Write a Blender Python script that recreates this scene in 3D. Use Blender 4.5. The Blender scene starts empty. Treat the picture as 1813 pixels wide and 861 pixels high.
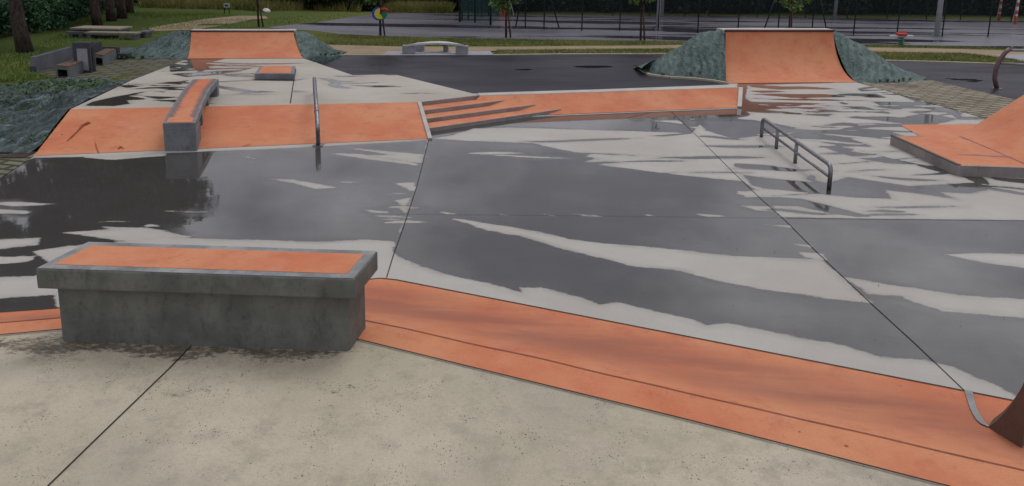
import bpy, bmesh, math, random
import numpy as np
from mathutils import Vector, noise as mnoise
random.seed(7); RNG = np.random.default_rng(7)
S = bpy.context.scene; COL = S.collection
# ------------------------------------------------------------------ camera
H = 3.1; F = 1340.0; PP = (906.5, 181.0); PITCH = math.radians(10.8); ROLL = math.radians(0.9)
camd = bpy.data.cameras.new("camera"); cam = bpy.data.objects.new("camera", camd); COL.objects.link(cam)
camd.sensor_width = 36; camd.lens = 36*F/1813; camd.shift_y = -(430.5-181)/1813
camd.clip_end = 4000; camd.clip_start = .05
cam.location = (0, 0, H)
from mathutils import Matrix
Rm = Matrix.Rotation(math.radians(90)-PITCH, 3, 'X') @ Matrix.Rotation(ROLL, 3, 'Z')
cam.rotation_euler = Rm.to_euler(); S.camera = cam
def ray(px, py): return Rm @ Vector(((px-PP[0])/F, -(py-PP[1])/F, -1))
def P(px, py, z=0.0):
    d = ray(px, py); t = (z-H)/d.z
    return Vector((d.x*t, d.y*t, z))
def PY(px, py, Y):
    d = ray(px, py); t = Y/d.y
    return Vector((d.x*t, Y, H+d.z*t))
def sst(a, b, x):
    t = min(1, max(0, (x-a)/(b-a))); return t*t*(3-2*t)
def T(x, y):      # terrain height
    return -.05 + .33*sst(7.3, 8.6, -x)*sst(12.2, 14.6, y)*(1-sst(25, 32, y))
def PT(px, py, dz=0):
    z = 0
    for _ in range(14):
        p = P(px, py, z); z = T(p.x, p.y)+dz
    return P(px, py, z)
# ------------------------------------------------------------------ tagging
def tag(o, label=None, cat=None, group=None, kind=None):
    if label: o['label'] = label
    if cat: o['category'] = cat
    if group: o['group'] = group
    if kind: o['kind'] = kind
    return o
def empty(name, loc, label, cat, group=None):
    o = bpy.data.objects.new(name, None); COL.objects.link(o); o.location = loc; o.empty_display_size = .2
    bpy.context.view_layer.update()
    return tag(o, label, cat, group)
def mesh(name, verts, faces, mat, parent=None, smooth=False, bevel=0, segs=2):
    me = bpy.data.meshes.new(name)
    if parent is not None:
        L = root_loc(parent); verts = [(v[0]-L[0], v[1]-L[1], v[2]-L[2]) for v in verts]
    me.from_pydata([tuple(v) for v in verts], [], faces); me.update()
    if mat: me.materials.append(mat)
    o = bpy.data.objects.new(name, me); COL.objects.link(o)
    if parent is not None: o.parent = parent
    if smooth: me.polygons.foreach_set('use_smooth', [True]*len(me.polygons))
    if bevel:
        bm = bmesh.new(); bm.from_mesh(me); bmesh.ops.remove_doubles(bm, verts=bm.verts, dist=1e-5)
        bmesh.ops.recalc_face_normals(bm, faces=bm.faces); bm.to_mesh(me); bm.free()
        m = o.modifiers.new('b', 'BEVEL'); m.width = bevel; m.segments = segs; m.limit_method = 'ANGLE'; m.angle_limit = .5
    return o
def root_loc(o):
    l = Vector((0,0,0))
    while o is not None: l = l+o.location; o = o.parent
    return l
class MB:
    def __init__(s): s.v = []; s.f = []
    def add(s, v, f):
        n = len(s.v); s.v += [tuple(q) for q in v]; s.f += [[n+i for i in q] for q in f]; return s
    def prism(s, bot, top):
        n = len(bot)
        return s.add(list(bot)+list(top), [list(range(n))[::-1], list(range(n, 2*n))]+[[i, (i+1) % n, n+(i+1) % n, n+i] for i in range(n)])
    def box(s, c, size, rz=0):
        x, y, z = [q/2 for q in size]; ca, sa = math.cos(rz), math.sin(rz); b = []
        for dz in (-z, z):
            for dx, dy in ((-x,-y),(x,-y),(x,y),(-x,y)): b.append((c[0]+dx*ca-dy*sa, c[1]+dx*sa+dy*ca, c[2]+dz))
        return s.prism(b[:4], b[4:])
    def beam(s, a, b, w, h):
        a = Vector(a); b = Vector(b); d = (b-a).normalized(); up = Vector((0,0,1))
        if abs(d.z) > .95: up = Vector((0,1,0))
        x = d.cross(up).normalized()*w/2; y = x.cross(d).normalized()*h/2
        return s.prism([a-x-y, a+x-y, a+x+y, a-x+y], [b-x-y, b+x-y, b+x+y, b-x+y])
    def tube(s, pts, r, n=10, cap=True):
        pts = [Vector(p) for p in pts]; rs = r if isinstance(r, (list, tuple)) else [r]*len(pts); rings = []
        prev = None
        for i, p in enumerate(pts):
            d = (pts[min(i+1, len(pts)-1)]-pts[max(i-1, 0)]).normalized()
            if prev is None: prev = d.orthogonal().normalized()
            x = (prev-d*prev.dot(d)).normalized(); prev = x; y = d.cross(x)
            rings.append([p+(x*math.cos(2*math.pi*k/n)+y*math.sin(2*math.pi*k/n))*rs[i] for k in range(n)])
        v = [q for rr in rings for q in rr]; f = []
        for i in range(len(pts)-1):
            for k in range(n): f.append([i*n+k, i*n+(k+1) % n, (i+1)*n+(k+1) % n, (i+1)*n+k])
        if cap: f.append(list(range(n))[::-1]); f.append([len(v)-n+k for k in range(n)])
        return s.add(v, f)
    def build(s, name, mat, parent=None, **k): return mesh(name, s.v, s.f, mat, parent, **k)
def round_path(pts, r, n=6):
    pts = [Vector(p) for p in pts]; out = [pts[0]]
    for i in range(1, len(pts)-1):
        a = (pts[i-1]-pts[i]); b = (pts[i+1]-pts[i]); rr = min(r, a.length*.45, b.length*.45)
        A = pts[i]+a.normalized()*rr; B = pts[i]+b.normalized()*rr
        for k in range(n+1):
            t = k/n; out.append(A*(1-t)**2+pts[i]*2*t*(1-t)+B*t*t)
    out.append(pts[-1]); return out
# ------------------------------------------------------------------ materials
class NT:
    def __init__(s, name):
        s.m = bpy.data.materials.new(name); s.m.use_nodes = True; s.t = s.m.node_tree; s.n = s.t.nodes
        s.b = s.n['Principled BSDF']
    def new(s, t, **k):
        n = s.n.new(t)
        for a, b in k.items():
            setattr(n, a, b)
        return n
    def link(s, a, b): s.t.links.new(a, b)
    def setin(s, sock, v):
        if hasattr(v, 'is_linked'): s.link(v, sock)
        else: sock.default_value = v
    def coord(s, scale=(1,1,1), rot=(0,0,0)):
        g = s.new('ShaderNodeNewGeometry'); mp = s.new('ShaderNodeMapping'); s.link(g.outputs['Position'], mp.inputs[0])
        mp.inputs['Scale'].default_value = scale; mp.inputs['Rotation'].default_value = rot; return mp.outputs[0]
    def noise(s, scale, detail=4, rough=.55, co=None, dist=0):
        n = s.new('ShaderNodeTexNoise'); n.inputs['Scale'].default_value = scale; n.inputs['Detail'].default_value = detail
        n.inputs['Roughness'].default_value = rough; n.inputs['Distortion'].default_value = dist
        s.link(co if co is not None else s.coord(), n.inputs['Vector']); return n.outputs[0]
    def ramp(s, f, a, b, ca=0.0, cb=1.0):
        n = s.new('ShaderNodeMapRange'); n.interpolation_type = 'SMOOTHSTEP'; s.link(f, n.inputs[0])
        for i, v in enumerate((a, b, ca, cb)): n.inputs[1+i].default_value = v
        return n.outputs[0]
    def math(s, op, a, b=None, c=None):
        n = s.new('ShaderNodeMath', operation=op); s.setin(n.inputs[0], a)
        if b is not None: s.setin(n.inputs[1], b)
        if c is not None: s.setin(n.inputs[2], c)
        return n.outputs[0]
    def mix(s, f, a, b, blend='MIX'):
        n = s.new('ShaderNodeMix', data_type='RGBA', blend_type=blend)
        for sock, v in ((n.inputs[0], f), (n.inputs[6], a), (n.inputs[7], b)):
            if isinstance(v, tuple) and len(v) == 3: v = v+(1,)
            s.setin(sock, v)
        return n.outputs[2]
    def fmix(s, f, a, b):
        n = s.new('ShaderNodeMix', data_type='FLOAT'); s.setin(n.inputs[0], f); s.setin(n.inputs[2], a); s.setin(n.inputs[3], b); return n.outputs[0]
    def bump(s, h, strength=.3, dist=.01, nrm=None):
        n = s.new('ShaderNodeBump'); s.link(h, n.inputs['Height']); s.setin(n.inputs['Strength'], strength); n.inputs['Distance'].default_value = dist
        if nrm is not None: s.link(nrm, n.inputs['Normal'])
        return n.outputs[0]
    def attr(s, name):
        n = s.new('ShaderNodeAttribute'); n.attribute_name = name; return n.outputs['Fac']
    def out(s, col, rough=.8, nrm=None, spec=.5, ior=1.45, metal=0):
        if isinstance(col, tuple) and len(col) == 3: col = col+(1,)
        s.setin(s.b.inputs['Base Color'], col); s.setin(s.b.inputs['Roughness'], rough)
        s.setin(s.b.inputs['Specular IOR Level'], spec); s.b.inputs['IOR'].default_value = ior; s.setin(s.b.inputs['Metallic'], metal)
        if nrm is not None: s.link(nrm, s.b.inputs['Normal'])
        return s.m
def slab_mat(name, base, warm, wetk=.30, wetted=True, stretch=(.22, 1.3, 1), blot=.5):
    t = NT(name)
    big = t.noise(.45, 5, .6); med = t.noise(3, 6, .65); fine = t.noise(60, 3, .6)
    c = t.mix(t.ramp(big, .35, .68), base, warm)
    c = t.mix(t.ramp(med, .4, .75, 0, blot*.5), c, tuple(q*.72 for q in base))
    c = t.mix(t.ramp(fine, .3, .75, 0, .22), c, tuple(q*.6 for q in base))
    spk = t.new('ShaderNodeTexVoronoi'); spk.inputs['Scale'].default_value = 16; t.link(t.coord(), spk.inputs['Vector'])
    sp = t.ramp(t.math('ADD', spk.outputs['Distance'], t.math('MULTIPLY', t.noise(5, 3), .35)), .15, .23, 1, 0)
    c = t.mix(t.math('MULTIPLY', sp, .55), c, tuple(q*.3 for q in base))
    nb = t.bump(t.noise(140, 2, .6), .25, .004)
    if not wetted: return t.out(c, .82, nb, spec=.3)
    co = t.coord(stretch)
    n1 = t.noise(3.0, 6, .72, co, .2); n2 = t.noise(16, 5, .75, t.coord((.5,1,1)))
    w = t.math('ADD', t.attr('wet'), t.math('ADD', t.math('MULTIPLY', t.math('SUBTRACT', n1, .5), .13), t.math('MULTIPLY', t.math('SUBTRACT', n2, .5), .075)))
    mask = t.ramp(w, -.012, .022); damp = t.ramp(w, -.12, .01, 0, 1)
    wetc = t.mix(1.0, c, (wetk*1.0, wetk*1.0, wetk*1.04), 'MULTIPLY')
    wetc = t.mix(t.ramp(t.noise(.8, 5, .6), .4, .7, 0, .35), wetc, tuple(q*wetk*.7 for q in base))
    c = t.mix(t.math('MULTIPLY', damp, t.ramp(t.noise(1.7, 4, .6), .35, .65, .1, .75)), c, tuple(q*.62 for q in base)); c = t.mix(mask, c, wetc)
    deep = t.ramp(w, .0, .22)
    rw = t.fmix(deep, t.ramp(t.noise(1.1, 4, .6), .35, .65, .08, .20), .035)
    r = t.fmix(mask, .8, rw)
    wn = t.bump(t.noise(4, 3, .6, t.coord((1, 1, 1))), .05, .012)
    mixn = t.new('ShaderNodeMix', data_type='VECTOR'); t.link(mask, mixn.inputs[0]); t.link(nb, mixn.inputs[4]); t.link(wn, mixn.inputs[5])
    return t.out(c, r, mixn.outputs[1], spec=t.fmix(mask, .3, t.ramp(t.noise(.7, 4, .6, t.coord((.5,1,1))), .35, .65, .42, .62)), ior=1.5)
M = {}
M['slab'] = slab_mat('weathered concrete slab', (.40,.385,.355), (.355,.335,.30), .15)
M['deck'] = slab_mat('pale concrete deck', (.42,.39,.345), (.35,.315,.265), .15)
def fore_mat():
    t = NT('gritty foreground concrete')
    big = t.noise(.9, 6, .62); med = t.noise(5, 6, .7); fine = t.noise(90, 3, .7)
    c = t.mix(t.ramp(big, .35, .66), (.385,.345,.25), (.47,.42,.325))
    c = t.mix(t.ramp(med, .45, .72, 0, .6), c, (.26,.235,.175))
    c = t.mix(t.ramp(t.noise(.6, 3, .5, t.coord((1,1,1),(0,0,1))), .5, .72, 0, .35), c, (.27,.245,.21))
    c = t.mix(t.ramp(fine, .35, .75, 0, .35), c, (.20,.185,.14))
    wob = t.noise(25, 2, .5)
    for sc, th, am in ((36, .21, .9), (62, .24, .75), (20, .10, .9)):
        v = t.new('ShaderNodeTexVoronoi'); v.inputs['Scale'].default_value = sc; v.inputs['Randomness'].default_value = 1; t.link(t.coord((1,.7,1)), v.inputs['Vector'])
        dens = t.noise(2.2 if sc == 30 else 4, 4, .6)
        thr = t.math('ADD', v.outputs['Distance'], t.ramp(dens, .40, .60, .20, 0)); thr = t.math('ADD', thr, t.math('MULTIPLY', wob, .12))
        c = t.mix(t.ramp(thr, th-.05, th+.03, am, 0), c, (.045,.036,.022))
    # damp organic staining (attribute painted where debris has gathered)
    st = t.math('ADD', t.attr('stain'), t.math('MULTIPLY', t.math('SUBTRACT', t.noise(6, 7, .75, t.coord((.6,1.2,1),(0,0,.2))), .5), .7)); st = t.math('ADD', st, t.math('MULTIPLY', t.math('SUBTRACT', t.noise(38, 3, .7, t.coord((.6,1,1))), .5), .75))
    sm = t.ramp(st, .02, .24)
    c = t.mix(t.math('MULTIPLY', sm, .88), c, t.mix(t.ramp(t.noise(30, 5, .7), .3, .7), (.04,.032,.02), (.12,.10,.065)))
    return t.out(c, t.fmix(sm, .85, .55), t.bump(t.noise(120, 3, .6), .5, .005), spec=.3)
M['fore'] = fore_mat()
def orange_mat(name, wetted=False, worn=0.0, ramp_streak=False):
    t = NT(name)
    a = t.noise(.7, 5, .6); b = t.noise(4.5, 7, .7); f = t.noise(70, 3, .6)
    c = t.mix(t.ramp(a, .36, .62), (.485,.160,.074), (.53,.225,.112)); c = t.mix(t.ramp(t.noise(1.6, 6, .7, t.coord((1,1,1),(0,0,.7))), .46, .70, 0, .45), c, (.42,.115,.055))
    c = t.mix(t.ramp(b, .50, .74, 0, .5), c, (.34,.09,.048))
    c = t.mix(t.ramp(t.noise(11, 6, .78), .58, .74, 0, .5), c, (.26,.07,.04))
    c = t.mix(t.ramp(t.noise(2.2, 6, .7), .52, .72, 0, .35), c, (.56,.27,.18))
    c = t.mix(t.ramp(f, .3, .8, 0, .25), c, (.36,.09,.045))
    v = t.new('ShaderNodeTexVoronoi'); v.inputs['Scale'].default_value = 9; t.link(t.coord(), v.inputs['Vector'])
    c = t.mix(t.ramp(t.math('ADD', v.outputs['Distance'], t.math('MULTIPLY', t.noise(8, 3), .4)), .18, .26, .75, 0), c, (.10,.03,.02))
    if ramp_streak:
        sa = t.attr('tone'); st = t.noise(1.3, 5, .6, t.coord((.55, 2.6, 1), (0, 0, math.radians(22))))
        c = t.mix(t.math('MULTIPLY', t.ramp(st, .35, .65, .45, 1), sa), c, (.27,.10,.062))  # darker streaky band: the curve's shading and damp painted into the colour
    if worn:
        wv = t.ramp(t.math('ADD', t.attr('edge'), t.math('MULTIPLY', t.math('SUBTRACT', t.noise(18, 5, .7), .5), .9)), .35, .6)
        c = t.mix(t.math('MULTIPLY', wv, worn), c, (.13,.105,.11))
    r = .75
    if wetted:
        w = t.math('ADD', t.attr('wet'), t.math('MULTIPLY', t.math('SUBTRACT', t.noise(4, 6, .7, t.coord((.4,1,1))), .5), .4)); m = t.ramp(w, -.02, .02)
        c = t.mix(m, c, t.mix(1, c, (.5,.42,.45), 'MULTIPLY')); r = t.fmix(m, .75, .1)
    return t.out(c, r, t.bump(t.noise(110, 2, .6), .3, .004), spec=.3)
M['orange'] = orange_mat('orange stained concrete'); M['orange_bank'] = orange_mat('orange stained bank', ramp_streak=True)
M['orange_worn'] = orange_mat('worn orange concrete', worn=.85)
def conc(name, a, b, rough=.7, dark=.5, drip=False):
    t = NT(name); c = t.mix(t.ramp(t.noise(2.5, 6, .65), .35, .68), a, b)
    c = t.mix(t.ramp(t.noise(18, 6, .7), .5, .75, 0, dark), c, tuple(q*.45 for q in a))
    if drip:
        d = t.noise(3.0, 6, .7, t.coord((1.6, 1.6, .6))); c = t.mix(t.ramp(d, .46, .66, 0, .35), c, tuple(q*1.35 for q in b))
        c = t.mix(t.ramp(t.noise(7, 5, .75, t.coord((1.5,1.5,.6))), .52, .72, 0, .5), c, tuple(q*.4 for q in a))
        v = t.new('ShaderNodeTexVoronoi'); v.inputs['Scale'].default_value = 22; t.link(t.coord(), v.inputs['Vector'])
        c = t.mix(t.ramp(t.math('ADD', v.outputs['Distance'], t.math('MULTIPLY', t.noise(6, 3), .3)), .13, .2, .8, 0), c, (.02,.02,.018))
    return t.out(c, rough, t.bump(t.noise(70, 4, .65), .4, .005), spec=.35)
M['ledge_dark'] = conc('dark weathered concrete', (.098,.102,.094), (.148,.152,.138), .6, .55, True)
M['ledge_rim'] = conc('grey ledge rim concrete', (.27,.275,.27), (.13,.135,.135), .45, .85)
M['block'] = conc('blue grey concrete', (.12,.13,.14), (.18,.19,.20), .55, .4, True)
M['coping'] = conc('pale concrete coping', (.42,.40,.37), (.33,.32,.30), .6, .35)
M['riser'] = conc('grey riser concrete', (.27,.24,.23), (.19,.17,.165), .6, .5)
M['joint'] = conc('dark joint filler', (.02,.019,.018), (.03,.028,.026), .9)
M['kerb'] = conc('mossy cream kerb', (.40,.36,.28), (.30,.27,.20), .8)
M['bench_white'] = conc('white bench concrete', (.52,.53,.52), (.42,.43,.43), .5, .2)
M['bench_grey'] = conc('grey bench concrete', (.27,.27,.29), (.22,.22,.24), .6)
M['wall_dark'] = conc('dark slate wall concrete', (.035,.038,.045), (.055,.058,.068), .6, .5)
M['wall_mid'] = conc('mid grey wall concrete', (.10,.105,.12), (.14,.145,.16), .6, .4)
M['damp'] = conc('damp purple orange', (.25,.085,.07), (.33,.12,.085), .25); M['scrape'] = conc('dark red scrape', (.22,.045,.02), (.32,.07,.03), .5)
M['brown'] = conc('orange render with painted shade', (.095,.052,.038), (.12,.068,.05), .7)  # orange side of the quarter pipe, its shade put into the colour
def simple(name, col, rough=.6, metal=0, var=.35, sc=6, spec=.5):
    t = NT(name); c = t.mix(t.ramp(t.noise(sc, 5, .65), .35, .7, 0, var), col, tuple(q*.45 for q in col))
    return t.out(c, rough, t.bump(t.noise(sc*8, 3), .15, .003), metal=metal, spec=spec)
M['steel'] = simple('worn galvanised steel', (.24,.24,.26), .38, .8, .7, 14)
M['coping_steel'] = simple('brown steel coping', (.10,.06,.05), .5, .4)
M['hoop'] = simple('maroon coated tube', (.15,.085,.09), .45, .1, .6, 12)
M['post_green'] = simple('dark green coated steel', (.012,.022,.02), .5)
M['pole_white'] = simple('white painted pole', (.48,.50,.53), .45)
M['wood'] = simple('weathered brown slats', (.15,.095,.065), .6, 0, .8, 9)
M['wood_grey'] = simple('silvered timber', (.30,.26,.20), .7, 0, .6, 9)
M['red'] = simple('faded red paint', (.45,.06,.04), .5)
M['white'] = simple('white paint', (.6,.6,.6), .5)
M['blue'] = simple('blue plastic', (.02,.07,.42), .35, 0, .15)
M['yellow'] = simple('yellow plastic', (.6,.5,.03), .35, 0, .15)
M['green_pl'] = simple('green plastic', (.02,.16,.10), .4, 0, .15)
M['red_pl'] = simple('red plastic', (.5,.03,.04), .4, 0, .15)
M['grate'] = simple('rusted iron grate', (.09,.065,.05), .6, .3, .6, 14)
def bark_mat():
    t = NT('rough bark'); co = t.coord((1,1,.35)); n = t.noise(14, 7, .7, co, .5)
    c = t.mix(t.ramp(n, .38, .62), (.022,.014,.011), (.085,.06,.047)); return t.out(c, .85, t.bump(n, .9, .04))
M['bark'] = bark_mat()
M['stake'] = simple('reddish timber stake', (.09,.05,.035), .7)
def leaf_mat(name, dark, light, sc=.9, spec=.35):
    t = NT(name); n = t.noise(sc, 4, .6); f = t.noise(9, 2, .5)
    c = t.mix(t.ramp(n, .38, .62), dark, light); c = t.mix(t.ramp(f, .4, .7, 0, .6), c, tuple(q*1.5 for q in light))
    return t.out(c, .5, spec=spec)
M['leaf_dark'] = leaf_mat('deep green leaves', (.006,.011,.005), (.020,.034,.013))
M['leaf_mid'] = leaf_mat('mid green leaves', (.012,.025,.008), (.04,.075,.022))
M['leaf_hedge'] = leaf_mat('glossy hedge leaves', (.014,.042,.016), (.045,.12,.05), 1.5)
M['leaf_young'] = leaf_mat('fresh young leaves', (.05,.09,.02), (.12,.19,.045), 2)
M['litter'] = leaf_mat('fallen green leaves', (.02,.045,.012), (.06,.12,.03), 3)
M['litter_brown'] = leaf_mat('brown debris', (.018,.012,.008), (.05,.035,.02), 3)
M['blade'] = leaf_mat('grass blades', (.10,.125,.028), (.21,.22,.07), .4, .2)
M['blade_dark'] = leaf_mat('shaded grass blades', (.075,.125,.026), (.18,.24,.06), .35, .2)  # left lawn blades, tree shade put into their colour
M['blade_yellow'] = leaf_mat('dry tall grass', (.12,.13,.03), (.22,.20,.07), .3, .2)
M['clover'] = simple('white clover heads', (.5,.5,.42), .8)
def ground_mat():
    t = NT('mown grass ground'); a = t.noise(.16, 5, .6); b = t.noise(1.2, 7, .7); f = t.noise(26, 4, .7)
    sep = t.new('ShaderNodeSeparateXYZ'); t.link(t.coord(), sep.inputs[0])
    left = t.ramp(sep.outputs[0], -15, -7, 1, 0)
    c = t.mix(t.ramp(a, .38, .62), (.14,.155,.042), (.11,.14,.033))
    c = t.mix(t.math('MULTIPLY', left, .78), c, (.075,.118,.028))  # left lawn painted darker for the shade under the trees
    c = t.mix(t.ramp(b, .5, .74, 0, .55), c, (.11,.095,.038))
    c = t.mix(t.ramp(f, .3, .75, 0, .7), c, (.020,.032,.008))
    return t.out(c, .9, t.bump(t.noise(30, 5, .7), .9, .05), spec=.1)
M['ground'] = ground_mat()
def asphalt_mat(name, pud=.56, rmin=.2, stretch=(.12,1,1), sc=.45, a=(.036,.034,.040), b=(.055,.052,.060), r=(.40,.5), spec=.6):
    t = NT(name); c = t.mix(t.ramp(t.noise(.35, 5, .6, t.coord((.5,1,1))), .35, .65), a, b)
    c = t.mix(t.ramp(t.noise(45, 3, .7), .4, .7, 0, .4), c, tuple(q*1.7 for q in b))
    w = t.math('ADD', t.noise(sc, 6, .6, t.coord(stretch)), t.math('MULTIPLY', t.attr('wet'), 1.0))
    m = t.ramp(w, pud, pud+.03)
    rr = t.ramp(t.noise(.5, 5, .6, t.coord((.3,1,1))), .3, .7, r[0], r[1])
    c = t.mix(m, c, t.mix(1, c, (.5,.5,.5), 'MULTIPLY'))
    bm = t.bump(t.noise(120, 3, .7), t.fmix(m, .35, .02), .004)
    return t.out(c, t.fmix(m, rr, .05), bm, spec=t.fmix(m, spec, .5), ior=1.45)
M['apron'] = asphalt_mat('wet dark asphalt', .60, r=(.30,.62), a=(.012,.011,.015), b=(.030,.028,.036), stretch=(.25,1,1), sc=.35, spec=.10); M['court'] = asphalt_mat('wet court asphalt', .53, r=(.26,.40), a=(.070,.068,.083), b=(.11,.106,.128))
def path_mat():
    t = NT('compacted sandy gravel'); c = t.mix(t.ramp(t.noise(.8, 6, .65), .35, .65), (.27,.20,.125), (.20,.15,.095))
    c = t.mix(t.ramp(t.noise(50, 3, .7), .4, .7, 0, .5), c, (.34,.28,.2)); return t.out(c, .85, t.bump(t.noise(60, 3), .5, .01), spec=.2)
M['path'] = path_mat()
def paver_mat(name, light, gap, rot, sc, w=.5, h=.25, mort=.035):
    t = NT(name); b = t.new('ShaderNodeTexBrick'); t.link(t.coord((1,1,1),(0,0,rot)), b.inputs['Vector'])
    b.inputs['Scale'].default_value = sc; b.inputs['Brick Width'].default_value = w; b.inputs['Row Height'].default_value = h; b.inputs['Mortar Size'].default_value = mort
    b.inputs['Mortar Smooth'].default_value = .3
    b.inputs['Color1'].default_value = light+(1,); b.inputs['Color2'].default_value = tuple(q*.7 for q in light)+(1,); b.inputs['Mortar'].default_value = gap+(1,)
    c = t.mix(t.ramp(t.noise(1.0, 6, .7), .45, .7, 0, .75), b.outputs[0], tuple(q*.9 for q in gap))
    c = t.mix(t.ramp(t.noise(25, 4, .7), .4, .75, 0, .4), c, tuple(q*.3 for q in light))
    return t.out(c, .75, t.bump(b.outputs['Fac'], -.6, .03), spec=.3)
M['paver'] = paver_mat('mossy grid pavers', (.17,.155,.11), (.028,.035,.012), math.radians(14), 1, .62, .20, .045)
M['paver_dry'] = paver_mat('light grid pavers', (.30,.26,.19), (.055,.048,.022), math.radians(-22), 1, .60, .16, .035)
def tarp_mat(name, a, b, sc=1.0, streak=(1,1,.6), gleam=.3, bs=.9, grain=.6, wave=0):
    t = NT(name); co = t.coord(streak, (.3,.2,.5)); n = t.noise(2.0*sc, 6, .65, co, 1.2); w = t.noise(7*sc, 5, .65, co, 1.5)
    rg = t.math('ABSOLUTE', t.math('SUBTRACT', t.noise(3.2*sc, 3, .55, co, 2.2), .5)); rid = t.ramp(rg, .0, .05, 1, 0)
    c = t.mix(t.ramp(n, .35, .65), a, b); c = t.mix(t.math('MULTIPLY', rid, .55), c, tuple(q*2.2 for q in b)); c = t.mix(t.ramp(w, .52, .66, 0, grain), c, tuple(q*1.8 for q in b)); c = t.mix(t.ramp(w, .36, .46, grain, 0), c, tuple(q*.35 for q in a))  # pale ridges and dark hollows paint crease highlights and shade
    if wave:
        wv = t.new('ShaderNodeTexWave'); wv.inputs['Scale'].default_value = 1.5; wv.inputs['Distortion'].default_value = 9; wv.inputs['Detail'].default_value = 3; wv.inputs['Detail Scale'].default_value = .8
        t.link(t.coord((1,.55,1),(0,0,math.radians(35))), wv.inputs['Vector']); wr = t.ramp(wv.outputs['Fac'], .72, .97)
        c = t.mix(t.math('MULTIPLY', wr, t.ramp(t.noise(1.2, 4, .6), .4, .6, .1*wave, .8*wave)), c, (.13,.19,.19)); c = t.mix(t.ramp(wv.outputs['Fac'], .05, .3, .6*wave, 0), c, (.008,.014,.014))  # wave crests painted as highlights, troughs as shade between folds
        n = t.math('ADD', n, t.math('MULTIPLY', wv.outputs['Fac'], .5))
    v = t.new('ShaderNodeTexVoronoi'); v.inputs['Scale'].default_value = 2.3; v.inputs['Randomness'].default_value = 1; t.link(t.coord((1.6,1,.6),(.2,.4,.5)), v.inputs['Vector'])
    c = t.mix(t.ramp(t.math('ADD', v.outputs['Distance'], t.math('MULTIPLY', t.noise(6, 4), .35)), .28, .35, .92, 0), c, (.008,.010,.009))
    return t.out(c, .55, t.bump(t.math('ADD', t.math('MULTIPLY', rid, .5), t.math('ADD', n, t.math('MULTIPLY', w, grain))), bs, .10), spec=gleam)
M['tarp'] = tarp_mat('green geotextile', (.040,.066,.062), (.066,.104,.095), .55, (1.6,1,.8), bs=.6, grain=.35, wave=.28)
M['tarp_slope'] = tarp_mat('creased wet geotextile', (.014,.028,.028), (.040,.072,.074), .62, (2.6,.8,1), .6, wave=1)
def net_mat(name, col, alpha):
    t = NT(name); t.out(col, .6)
    wv = t.noise(300, 1, .5); a = t.ramp(wv, .4, .6, alpha*.6, alpha*1.4); t.link(a, t.b.inputs['Alpha']); return t.m
M['net'] = net_mat('fine wire mesh', (.02,.03,.03), .06); M['net_far'] = net_mat('dense green windbreak mesh', (.006,.014,.013), .35); M['net_teal'] = net_mat('teal netting', (.03,.085,.085), .28)
# ------------------------------------------------------------------ sheets & wet fields
def sd_poly(pts, poly):
    poly = np.asarray(poly, float); n = len(poly); d = np.full(len(pts), 1e9); ins = np.zeros(len(pts), bool)
    for i in range(n):
        a = poly[i]; b = poly[(i+1) % n]; ab = b-a; L = ab@ab+1e-12
        tt = np.clip(((pts-a)@ab)/L, 0, 1); q = pts-(a+tt[:, None]*ab); d = np.minimum(d, (q*q).sum(1))
        c = ((a[1] > pts[:, 1]) != (b[1] > pts[:, 1])); 
        with np.errstate(divide='ignore', invalid='ignore'): xi = (b[0]-a[0])*(pts[:, 1]-a[1])/(b[1]-a[1])+a[0]
        ins ^= c & (pts[:, 0] < xi)
    d = np.sqrt(d); return np.where(ins, d, -d)
def field(pts, ops, z, clampv=.35):
    w = np.full(len(pts), -clampv)
    for op, poly in ops:
        wp = np.array([P(x, y, z)[:2] for x, y in poly]); lo = wp.min(0)-clampv; hi = wp.max(0)+clampv
        m = ((pts >= lo) & (pts <= hi)).all(1)
        if not m.any(): continue
        s = np.clip(sd_poly(pts[m], wp), -clampv, clampv)
        w[m] = np.maximum(w[m], s) if op == '+' else np.minimum(w[m], -s)
    return w
def lattice(name, x0, x1, nx, y0, y1, ny, z, mat, ops, clampv=.35, clip=None, attr='wet'):
    rows = np.linspace(y0, y1, ny); 
    v = []; 
    for y in rows:
        for x in np.linspace(x0, x1, nx):
            p = P(x, y, z); v.append((p.x, p.y, z))
    f = [(j*nx+i, (j+1)*nx+i, (j+1)*nx+i+1, j*nx+i+1) for j in range(ny-1) for i in range(nx-1)]
    o = mesh(name, v, f, mat); me = o.data
    if clip:   # cut the sheet to its true outline
        bm = bmesh.new(); bm.from_mesh(me)
        cp = [P(a, b, z) for a, b in clip]; cen = sum(cp, Vector())/len(cp)
        for i in range(len(cp)):
            a = cp[i]; b = cp[(i+1) % len(cp)]; n = Vector((b.y-a.y, a.x-b.x, 0)).normalized()
            if n.dot(cen-a) > 0: n = -n
            bmesh.ops.bisect_plane(bm, geom=bm.verts[:]+bm.edges[:]+bm.faces[:], plane_co=a, plane_no=n, clear_outer=True)
        bm.to_mesh(me); bm.free()
    pts = np.array([(q.co.x, q.co.y) for q in me.vertices])
    at = me.attributes.new(attr, 'FLOAT', 'POINT'); at.data.foreach_set('value', field(pts, ops, z, clampv).astype(np.float32))
    return o
def sheet(name, pts, z, mat, parent=None):
    v = [P(a, b, z) for a, b in pts]; return mesh(name, v, [list(range(len(v)))], mat, parent)
def fix_up(o):
    bm = bmesh.new(); bm.from_mesh(o.data); bmesh.ops.triangulate(bm, faces=[f for f in bm.faces if len(f.verts) > 4])
    bm.normal_update()
    for f in bm.faces:
        if f.normal.z < 0: f.normal_flip()
    bm.to_mesh(o.data); bm.free(); return o
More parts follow.
